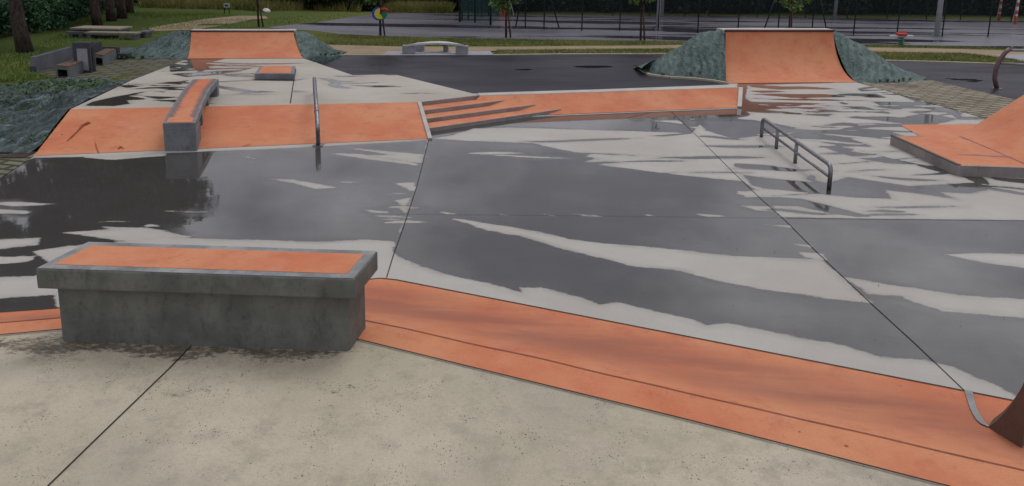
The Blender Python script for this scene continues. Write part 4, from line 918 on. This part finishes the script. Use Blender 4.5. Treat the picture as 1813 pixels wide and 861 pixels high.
mesh('wire_mesh', [Lf[0], Lf[-1], Lf[-1]+Vector((0,0,3)), Lf[0]+Vector((0,0,3))], [(0,1,2,3)], M['net_far'], ff_)
cg = empty('netting_cage', P(845,36,-.03), 'tall teal netting cage on the court left of the dark fence', 'ball cage')
cpx = [(814,39,.05),(818,37,.04),(829,36,.04),(841,40,.04),(868.5,45,.05),(853,31,.03),(865,29,.03),(881,27,.03)]
for px, py, r in cpx: m = MB(); post_tube(m, px, py, 4.2, r); m.build('post', M['post_green'], cg, smooth=True)
for a, b in (((814,39),(841,40)),((841,40),(868.5,45)),((818,33),(881,27)),((868.5,45),(884,30)),((814,39),(818,33))):
    p, q = P(*a,-.03), P(*b,-.03); mesh('netting', [p, q, q+Vector((0,0,4.2)), p+Vector((0,0,4.2))], [(0,1,2,3)], M['net_teal'], cg)
def pole(label, px, py, h, r, grp='white floodlight poles around the court'):
    p = P(px, py, -.03); e = empty('floodlight_pole', p, label, 'light pole', grp)
    MB().tube([p, p+Vector((0,0,h*.5)), p+Vector((0,0,h))], [r, r*.8, r*.6], 14).build('shaft', M['pole_white'], e, smooth=True)
    MB().box((p.x, p.y, -.02), (r*3.2, r*3.2, .03)).build('base_plate', M['steel'], e)
    MB().box((p.x, p.y-.12, p.z+h), (.34, .25, .12)).build('lamp_head', M['pole_white'], e)
pole('white floodlight pole right behind a fence post near the middle of the court', 1164.5, 52.5, 6.5, .085)
pole('slimmer white pole just right of the mid court floodlight pole', 1171.5, 30, 6.5, .10)
pole('pale floodlight pole rising beyond the right end of the tall quarter pipe', 1477.5, 34.5, 6.5, .10)
pole('thickest white floodlight pole on the right side of the court', 1658.5, 62.5, 7, .12)
def goal(label, bases, w=.045, grp='red and white striped goals on the court'):
    e = empty('goal', P(*bases[0], -.03), label, 'goal', grp); tops = []
    for px, py in bases:
        p = P(px, py, -.03); tops.append(p+Vector((0,0,2.05)))
        pm = MB(); pm.box((p.x, p.y, p.z+1.025), (.09, .09, 2.05)); o = pm.build('upright', M['white'], e)
        for k in range(5): MB().box((p.x, p.y, p.z+.22+k*.42), (.094, .094, .21 if k else .44)).build('band', M['red'], o)
    MB().beam(tops[0], tops[1], .08, .08).build('crossbar', M['red'], e)
    for t_ in tops: MB().tube([t_, t_+Vector((.5,1.0,-2.02))], .02, 6).build('stay', M['pole_white'], e)
goal('red and white goal at the far right of the court', [(1768,38.5),(1797.5,43)]); goal('red and white goal post standing behind the teal cage', [(888,27.5),(893,30)])
# ------------------------------------------------------------------ play equipment, sign, stone
def disc(c, r0, r1, a0, a1, t, n=20):
    m = MB(); v = []
    for k in range(n+1):
        a = a0+(a1-a0)*k/n
        for r in (r0, r1):
            for dy in (-t/2, t/2): v.append((c.x+math.cos(a)*r, c.y+dy, c.z+math.sin(a)*r))
    f = []
    for k in range(n): a = k*4; b = a+4; f += [(a, a+2, b+2, b), (a+1, b+1, b+3, a+3), (a+2, a+3, b+3, b+2), (a, b, b+1, a+1)]
    f += [(0,1,3,2), (n*4, n*4+2, n*4+3, n*4+1)]; return m.add(v, f)
tc = P(674,63.5,-.04); Yp = tc.y-.25
pe = empty('play_spinner', g(P(672,63,-.04), -.04), 'round blue yellow green and red play panel in front of a young tree', 'play equipment')
cc = PY(672,24.5,Yp); pr = .27
disc(cc+Vector((-.04,0,0)), .10, .26, math.radians(75), math.radians(285), .08).build('blue_ring', M['blue'], pe, bevel=.01)
disc(cc+Vector((.02,-.06,0)), 0.005, .21, math.radians(85), math.radians(305), .06).build('yellow_disc', M['yellow'], pe, bevel=.008)
disc(cc+Vector((.10,-.02,-.03)), 0.005, .20, math.radians(-100), math.radians(75), .06).build('green_disc', M['green_pl'], pe, bevel=.008)
m = MB(); m.tube([cc+Vector((.08,-.05,.17)), cc+Vector((.25,-.06,.19)), cc+Vector((.42,-.06,.10))], [.07,.055,.02], 10); m.build('red_arm', M['red_pl'], pe, smooth=True)
m = MB(); m.tube([g(cc, -.04), cc], .03, 8); m.build('post', M['post_green'], pe, smooth=True)
sc_ = P(1594,80.5,-.04); se = empty('spring_rider', sc_, 'small red seated spring rider with green coil beside the path', 'play equipment')
co_ = [sc_+Vector((math.cos(k*.7)*.11, math.sin(k*.7)*.11, .02+k*.0088)) for k in range(36)]
MB().tube(co_, .022, 6).build('spring', M['green_pl'], se, smooth=True)
MB().box((sc_.x, sc_.y, sc_.z+.37), (.9, .10, .05)).build('handle_bar', M['white'], se, bevel=.01)
MB().box((sc_.x, sc_.y, sc_.z+.44), (.36, .30, .10)).build('seat', M['red_pl'], se, bevel=.03)
MB().prism([sc_+Vector((-.19,-.02,.46)), sc_+Vector((.19,-.02,.46)), sc_+Vector((.19,.02,.46)), sc_+Vector((-.19,.02,.46))], [sc_+Vector((-.10,-.02,.56)), sc_+Vector((.12,-.02,.56)), sc_+Vector((.12,.02,.56)), sc_+Vector((-.10,.02,.56))]).build('body_panel', M['red'], se, bevel=.008)
sg = P(402,24,-.04); ge = empty('small_sign', sg, 'small white notice board standing at the edge of the tall grass', 'sign')
MB().box((sg.x, sg.y, sg.z+.42), (.30, .04, .22)).build('board', M['white'], ge, bevel=.005); MB().box((sg.x, sg.y-.025, sg.z+.42), (.20, .012, .12)).build('notice', M['green_pl'], ge)
for dx in (-.12, .12): MB().box((sg.x+dx, sg.y, sg.z+.16), (.04, .04, .32)).build('leg', M['post_green'], ge)
sp_ = P(472,21.5,-.04); bm = bmesh.new(); bmesh.ops.create_icosphere(bm, subdivisions=3, radius=.22)
for v in bm.verts: v.co = v.co*(1+.25*mnoise.noise(v.co*5)); v.co.z *= .65
me = bpy.data.meshes.new('boulder'); bm.to_mesh(me); bm.free(); me.materials.append(M['white']); o = bpy.data.objects.new('boulder', me); COL.objects.link(o); o.location = sp_+Vector((0,0,.06)); tag(o, 'pale pointed boulder on the lawn beside the dark bushes', 'boulder')
# ------------------------------------------------------------------ vegetation
def leafcloud(centers, radii, n, size, seed, flat=.7):
    r = np.random.default_rng(seed); k = r.integers(0, len(centers), n); C = np.array(centers)[k]; R = np.array(radii)[k][:, None]
    d = r.normal(size=(n, 3)); d /= np.linalg.norm(d, axis=1)[:, None]; rad = r.random(n)[:, None]**.45
    p = C+d*rad*R*np.array([1, 1, flat]); u = r.normal(size=(n, 3)); u /= np.linalg.norm(u, axis=1)[:, None]
    w = np.cross(u, r.normal(size=(n, 3))); w /= np.linalg.norm(w, axis=1)[:, None]; s = size*r.uniform(.6, 1.4, (n, 1))
    v = np.stack([p-u*s*.5, p+w*s*.28, p+u*s*.5, p-w*s*.28], 1).reshape(-1, 3)
    f = np.arange(n*4).reshape(-1, 4); return v.tolist(), f.tolist()
def crown_centers(r, h0, h1, rad, n, seed):
    q = random.Random(seed); C = []; R = []
    for _ in range(n):
        t = q.random(); z = h0+(h1-h0)*t; a = q.uniform(0, 6.28); prof = math.sin(math.pi*min(1, .18+t*.8))**.7; rr = rad*prof*q.random()**.5
        C.append((math.cos(a)*rr, math.sin(a)*rr, z)); R.append(r*q.uniform(.5, 1.25))
    return C, R
def tree_mesh(kind, seed, h0, h1, rad, ncl, cr, nl, size):
    C, R = crown_centers(cr, h0, h1, rad, ncl, seed); v, f = leafcloud(C, R, nl, size, seed); return C, v, f
def trunk_mesh(h, r0, C, seed, lean=0):
    q = random.Random(seed); m = MB(); pts = []; rs = []
    for k in range(12):
        t = k/11; pts.append(Vector((q.gauss(0,.03)+lean*t*h, q.gauss(0,.03), t*h))); rs.append(r0*(1.28 if k == 0 else 1.05 if k == 1 else 1-.06*k))
    m.tube(pts, rs, 14)
    for c in C[:7]:
        s = pts[q.randint(5, 10)]; e = Vector(c); m.tube([s, s.lerp(e, .5)+Vector((0,0,.2)), e], [r0*.32, r0*.2, r0*.07], 6)
    return m
def put_mesh(name, v, f, mat, parent, smooth=False):
    me = bpy.data.meshes.new(name); me.from_pydata(v, [], f); me.materials.append(mat)
    if smooth: me.polygons.foreach_set('use_smooth', [True]*len(me.polygons))
    o = bpy.data.objects.new(name, me); COL.objects.link(o); o.parent = parent; return o
def tree(name, label, loc, seed, h0, h1, rad, r0, mat, group=None, ncl=40, cr=1.0, nl=14000, size=.22, cat='tree', lean=0):
    e = empty(name, loc, label, cat, group); C, v, f = tree_mesh(0, seed, h0, h1, rad, ncl, cr, nl, size)
    put_mesh('crown', v, f, M[mat], e); m = trunk_mesh((h0+h1)*.55, r0, C, seed, lean); put_mesh('trunk', m.v, m.f, M['bark'], e, True); return e
G1 = 'mature trees on the left lawn'
tree('lawn_tree', 'nearest thick trunked tree on the left lawn behind the low wall', PT(41,95), 1, 3.6, 12.0, 4.0, .175, 'leaf_dark', G1, 50, 1.3, 26000, .24, lean=-.03)
tree('lawn_tree', 'rough barked tree directly behind the picnic table', PT(171,49), 2, 3.8, 11, 3.6, .17, 'leaf_dark', G1, 46, 1.2, 20000, .25, lean=-.01)
tree('lawn_tree', 'dark trunk just right of the tree behind the picnic table', PT(197,38), 3, 4, 11, 3.2, .18, 'leaf_dark', G1, lean=-.0)
tree('lawn_tree', 'third dark trunk in the row of trees on the left lawn', PT(216,33), 4, 4, 11, 3.2, .19, 'leaf_dark', G1)
tree('lawn_tree', 'farthest trunk at the right end of the row on the left lawn', PT(229,24), 5, 4, 12, 3.6, .22, 'leaf_dark', G1)
tree('lawn_tree', 'tree out on the left lawn beyond the row with low hanging foliage', PT(300,-5), 8, .9, 12, 4.5, .25, 'leaf_dark', G1, 60, 1.4, 22000, .28)
tree('lawn_tree', 'bushy tree behind the hedge with foliage down to the ground', PT(150,4), 9, .6, 11, 5, .25, 'leaf_dark', G1, 70, 1.5, 26000, .28)
tree('lawn_tree', 'leafy tree behind the hedge at the upper left', PT(95,2), 12, .6, 11, 4, .25, 'leaf_dark', G1, 60, 1.4, 20000, .28)
# hedge
hq0 = PT(-170,98); hq1 = PT(30,62); hq2 = PT(120,33); hq3 = PT(215,7); C = []; R = []
for a, b, n in ((hq0, hq1, 110), (hq1, hq2, 130), (hq2, hq3, 150)):
    for k in range(n):
        p = a.lerp(b, random.random()); C.append((p.x+random.uniform(-.6,.3), p.y+random.uniform(.2,1.2), p.z+random.uniform(.1, 1.18))); R.append(random.uniform(.28,.5))
v, f = leafcloud(C, R, 60000, .13, 77, .9); e = empty('hedge', hq1, 'dense green laurel hedge running back along the left lawn', 'hedge'); L = root_loc(e); v = [(a-L.x, b-L.y, c-L.z) for a, b, c in v]
put_mesh('foliage', v, f, M['leaf_hedge'], e)
m = MB(); 
for a, b in ((hq0, hq1), (hq1, hq2), (hq2, hq3)): m.beam(a+Vector((-.3,.75,.5))-L, b+Vector((-.3,.75,.5))-L, .7, 1.1)
put_mesh('dark_core', m.v, m.f, M['leaf_dark'], e)  # solid dark boxes paint the shaded inside of the hedge
# background belt: individual bushy trees, three shared shapes
protos = []
for k in range(4):
    C, v, f = tree_mesh(0, 20+k, .3, 4.6+k*.35, 3.2+.3*k, 95, 1.25, 30000, .30); v2, f2 = leafcloud([(random.uniform(-3.6,3.6), random.uniform(-1.8,.8), .55) for _ in range(34)], [.75]*34, 9000, .22, 50+k); n0 = len(v)
    v += v2; f += [[a+n0 for a in q] for q in f2]
    me = bpy.data.meshes.new('crown'); me.from_pydata(v, [], f); me.materials.append(M['leaf_dark']); tm = trunk_mesh(4.5, .2, C, 30+k); mt = bpy.data.meshes.new('trunk'); mt.from_pydata(tm.v, [], tm.f); mt.materials.append(M['bark']); protos.append((me, mt))
belt = []
for i in range(15): belt.append((540+i*98, 24-16*(1 if i < 3 else 0)*(1-i/3)+ (0 if i < 3 else i*.75), i))
desc = ['behind the dark bushes left of the court', 'above the pale boulder', 'left of the coloured play panel', 'behind the tall grass clump', 'left of the teal cage', 'behind the teal cage', 'behind the bench and court', 'left of the mid court pole', 'behind the mid court pole', 'left of the tall quarter pipe', 'behind the tall quarter pipe', 'right of the tall quarter pipe', 'behind the spring rider', 'behind the thick white pole', 'behind the goal at far right']
for (px, py, i), ds in zip(belt, desc):
    p = P(px, py-2.5, -.05); p = Vector((p.x*1.06, p.y*1.06+1.6, -.05))
    e = empty('belt_tree', p, 'dense dark leafy tree of the rear belt '+ds, 'tree', 'dark trees in the belt behind the court'); e.rotation_euler.z = i*1.7; s = 1+.12*math.sin(i*2.1); e.scale = (s, s, s)
    for me in protos[i % 4]: o = bpy.data.objects.new(me.name, me); COL.objects.link(o); o.parent = e
# rear woodland mass closing the gaps
C = []; R = []
for k in range(520):
    x = random.uniform(-38, 62); C.append((x, 57+random.uniform(-1, 5)+abs(x)*.05, random.uniform(0, 5.5)*random.random()**.5)); R.append(random.uniform(1.0,1.8))
v, f = leafcloud(C, R, 60000, .42, 99); o = put_mesh('woodland', v, f, M['leaf_dark'], None); tag(o, 'dark continuous mass of woodland behind the court', 'woodland', kind='stuff')
# low bushes left of court
for i, (px, py, ds) in enumerate([(500,14,'nearest the pale boulder'),(545,16,'between the boulder and the play panel'),(595,18,'left of the play panel'),(640,19,'directly behind the play panel')]):
    C = [(random.uniform(-1.5,1.5), random.uniform(-.5,.8), random.uniform(.1,1.5)) for _ in range(26)]; v, f = leafcloud(C, [.55]*26, 9000, .17, 200+i)
    e = empty('bush', P(px, py, -.05), 'dark rounded bush at the lawn edge '+ds, 'bush', 'bushes at the lawn edge'); put_mesh('foliage', v, f, M['leaf_mid' if i == 0 else 'leaf_dark'], e)
    m = MB(); 
    for k in range(5): m.tube([Vector((random.uniform(-.3,.3),0,0)), Vector((random.uniform(-1,1),0,1.1))], [.04,.015], 5)
    put_mesh('stems', m.v, m.f, M['bark'], e)
def young(label, px, py, px2, h0, h1, rad, crown=True, z=-.04):
    p = P(px, py, z); e = empty('young_tree', p, label, 'young tree', 'young staked trees along the path'); s = P(px2, py, z)-p
    m = MB(); m.tube([Vector((0,0,0)), Vector((-.02,0,h0)), Vector((.03,0,(h0+h1)/2))], [.045,.038,.02], 8)
    C, R = crown_centers(.42, h0, h1, rad, 18, int(px)); 
    for c in C[:8]: m.tube([Vector((0,0,h0*.95)), Vector(c)], [.018,.006], 5)
    put_mesh('trunk', m.v, m.f, M['bark'], e, True); v, f = leafcloud(C, R, 2600, .13, int(px)); put_mesh('crown', v, f, M['leaf_young'], e)
    m = MB(); m.tube([s, Vector((.03,-.05,1.45))], .035, 8); put_mesh('stake', m.v, m.f, M['stake'], e, True)
    m = MB(); m.tube([Vector((-.05,-.09,1.2)), Vector((.09,-.09,1.22))], .02, 6); put_mesh('tie', m.v, m.f, M['post_green'], e)
young('young staked tree rising behind the smaller quarter pipe', 458,48,466, 1.9, 3.4, .8)
young('young staked tree directly behind the round play panel', 674,63.5,681, 1.35, 3.2, .7)
young('young staked tree in front of the teal cage', 896,67,904, 1.2, 3.2, .7)
young('young tree with leaning stake left of the mid court white pole', 1134,72,1141, 1.42, 3.0, .6)
young('young tree rising behind the top of the tall quarter pipe', 1396,68,1400, 1.15, 3.4, .9)
# grass
def blades(name, regions, mat, h, w, label):
    V = []; 
    for (poly, n, zfun) in regions:
        xs = [q[0] for q in poly]; ys = [q[1] for q in poly]; pp = np.array(poly, float); x = RNG.uniform(min(xs), max(xs), n*2); y = RNG.uniform(min(ys), max(ys), n*2)
        s = sd_poly(np.stack([x, y], 1), pp); k = s > 0; x, y = x[k][:n], y[k][:n]
        for a, b in zip(x, y):
            p = zfun(a, b); hh_ = h*random.uniform(.5,1.3); t_ = random.uniform(0, 6.28); dx, dy = math.cos(t_)*w, math.sin(t_)*w
            V += [(p.x-dx, p.y-dy, p.z), (p.x+dx, p.y+dy, p.z), (p.x+random.gauss(0,.3)*hh_, p.y+random.gauss(0,.3)*hh_, p.z+hh_)]
    n = len(V)//3; o = put_mesh(name, V, np.arange(n*3).reshape(-1, 3).tolist(), M[mat], None); tag(o, label, 'grass', kind='stuff'); return o
flat = lambda a, b: P(a, b, -.05)
blades('verge_grass', [([(560,62),(670,65),(900,70.5),(1200,74.5),(1290,76),(1290,80),(1200,79.5),(880,82),(700,82),(600,79.5),(540,77.5),(480,70),(500,62)], 22000, flat),
  ([(880,90),(1000,89),(1210,87),(1290,87),(1290,96),(1180,95),(1000,96),(876,97)], 12000, flat), ([(1500,92),(1700,95),(1740,99),(1795,106),(1813,109),(1813,113),(1680,110),(1565,107),(1490,101)], 10000, flat), ([(1490,79.5),(1700,83.5),(1813,87),(1900,88),(1900,91),(1700,86.5),(1490,83)], 4500, flat)], 'blade', .07, .012, 'short olive grass on the verges along the sandy path')
lz = lambda a, b: PT(a, b, 0)
blades('lawn_grass', [([(-40,100),(60,85),(110,60),(330,58),(330,55),(250,52),(280,44),(330,38),(420,34),(470,36),(500,30),(640,26),(560,38),(480,47),(460,50),(330,52),(200,75),(130,75),(60,100),(60,130),(90,140),(-40,150)], 26000, lz), ([(100,45),(240,30),(300,40),(420,27),(380,24),(240,22),(150,25)], 9000, lz)], 'blade_dark', .08, .014, 'shaded lawn grass under the trees on the left')
blades('tall_grass', [([(250,14),(420,18),(470,21),(540,17),(640,22),(640,16),(540,6),(470,0),(250,-14)], 24000, lambda a, b: P(a, b, -.05)), ([(680,22.5),(800,24),(800,18),(690,18)], 5000, flat)], 'blade_yellow', .55, .022, 'tall dry yellow grass at the edge of the woodland')
m = MB()
for _ in range(520):
    r = random.random()
    if r < .55: px, py = random.uniform(500,1290), random.uniform(67,80)
    elif r < .8: px, py = random.uniform(880,1200), random.uniform(89,95)
    else: px, py = random.uniform(1500,1790), random.uniform(93,108)
    if py < 64+(px-560)*.015: continue
    p = P(px, py, .03); s = .011; m.add([p+Vector((-s,0,0)), p+Vector((0,-s,.0)), p+Vector((s,0,0)), p+Vector((0,0,s*1.4)), p+Vector((0,0,-s))], [(0,1,3),(1,2,3),(0,4,1),(1,4,2)])
tag(m.build('clover_flowers', M['clover']), 'white clover flowers dotted through the verge grass', 'flowers', kind='stuff')
# ------------------------------------------------------------------ light
w = bpy.data.worlds.new("World"); S.world = w; w.use_nodes = True; nt = w.node_tree; bg = nt.nodes['Background']
SUN_EL, SUN_AZ = math.radians(58), math.radians(25)
sky = nt.nodes.new('ShaderNodeTexSky'); sky.sky_type = 'NISHITA'; sky.sun_disc = False; sky.sun_elevation = SUN_EL; sky.sun_rotation = SUN_AZ
sky.dust_density = 3; sky.air_density = 1.2
tc_ = nt.nodes.new('ShaderNodeTexCoord'); mpn = nt.nodes.new('ShaderNodeMapping'); mpn.inputs['Scale'].default_value = (1, 1, 2.6); nt.links.new(tc_.outputs['Generated'], mpn.inputs[0])
nz_ = nt.nodes.new('ShaderNodeTexNoise'); nz_.inputs['Scale'].default_value = 2.9; nz_.inputs['Detail'].default_value = 7; nz_.inputs['Roughness'].default_value = .6; nt.links.new(mpn.outputs[0], nz_.inputs['Vector'])
cr_ = nt.nodes.new('ShaderNodeValToRGB'); cr_.color_ramp.elements[0].position = .40; cr_.color_ramp.elements[0].color = (.46,.455,.52,1); cr_.color_ramp.elements[1].position = .70; cr_.color_ramp.elements[1].color = (1.5,1.48,1.55,1); nt.links.new(nz_.outputs[0], cr_.inputs[0])
sx = nt.nodes.new('ShaderNodeSeparateXYZ'); nt.links.new(tc_.outputs['Generated'], sx.inputs[0])
mr_ = nt.nodes.new('ShaderNodeMapRange'); nt.links.new(sx.outputs[2], mr_.inputs[0]); mr_.inputs[1].default_value = 0.0; mr_.inputs[2].default_value = .9; mr_.inputs[3].default_value = 5.2; mr_.inputs[4].default_value = 12.0
ml2 = nt.nodes.new('ShaderNodeVectorMath'); ml2.operation = 'SCALE'; nt.links.new(cr_.outputs[0], ml2.inputs[0]); nt.links.new(mr_.outputs[0], ml2.inputs['Scale'])
mx = nt.nodes.new('ShaderNodeMix'); mx.data_type = 'RGBA'; mx.inputs[0].default_value = .86; nt.links.new(sky.outputs[0], mx.inputs[6]); nt.links.new(ml2.outputs[0], mx.inputs[7]); nt.links.new(mx.outputs[2], bg.inputs[0]); bg.inputs[1].default_value = .104
sd = bpy.data.lights.new('sun', 'SUN'); sd.energy = 0.9; sd.angle = math.radians(25); sd.color = (1, .96, .9); so = bpy.data.objects.new('sun', sd); COL.objects.link(so)
dirv = Vector((math.sin(SUN_AZ)*math.cos(SUN_EL), math.cos(SUN_AZ)*math.cos(SUN_EL), math.sin(SUN_EL))); so.rotation_euler = dirv.to_track_quat('Z', 'Y').to_euler()
S.view_settings.view_transform = 'Standard'; S.view_settings.look = 'None'; S.view_settings.exposure = 0
S.cycles.max_bounces = 6; S.cycles.transparent_max_bounces = 12
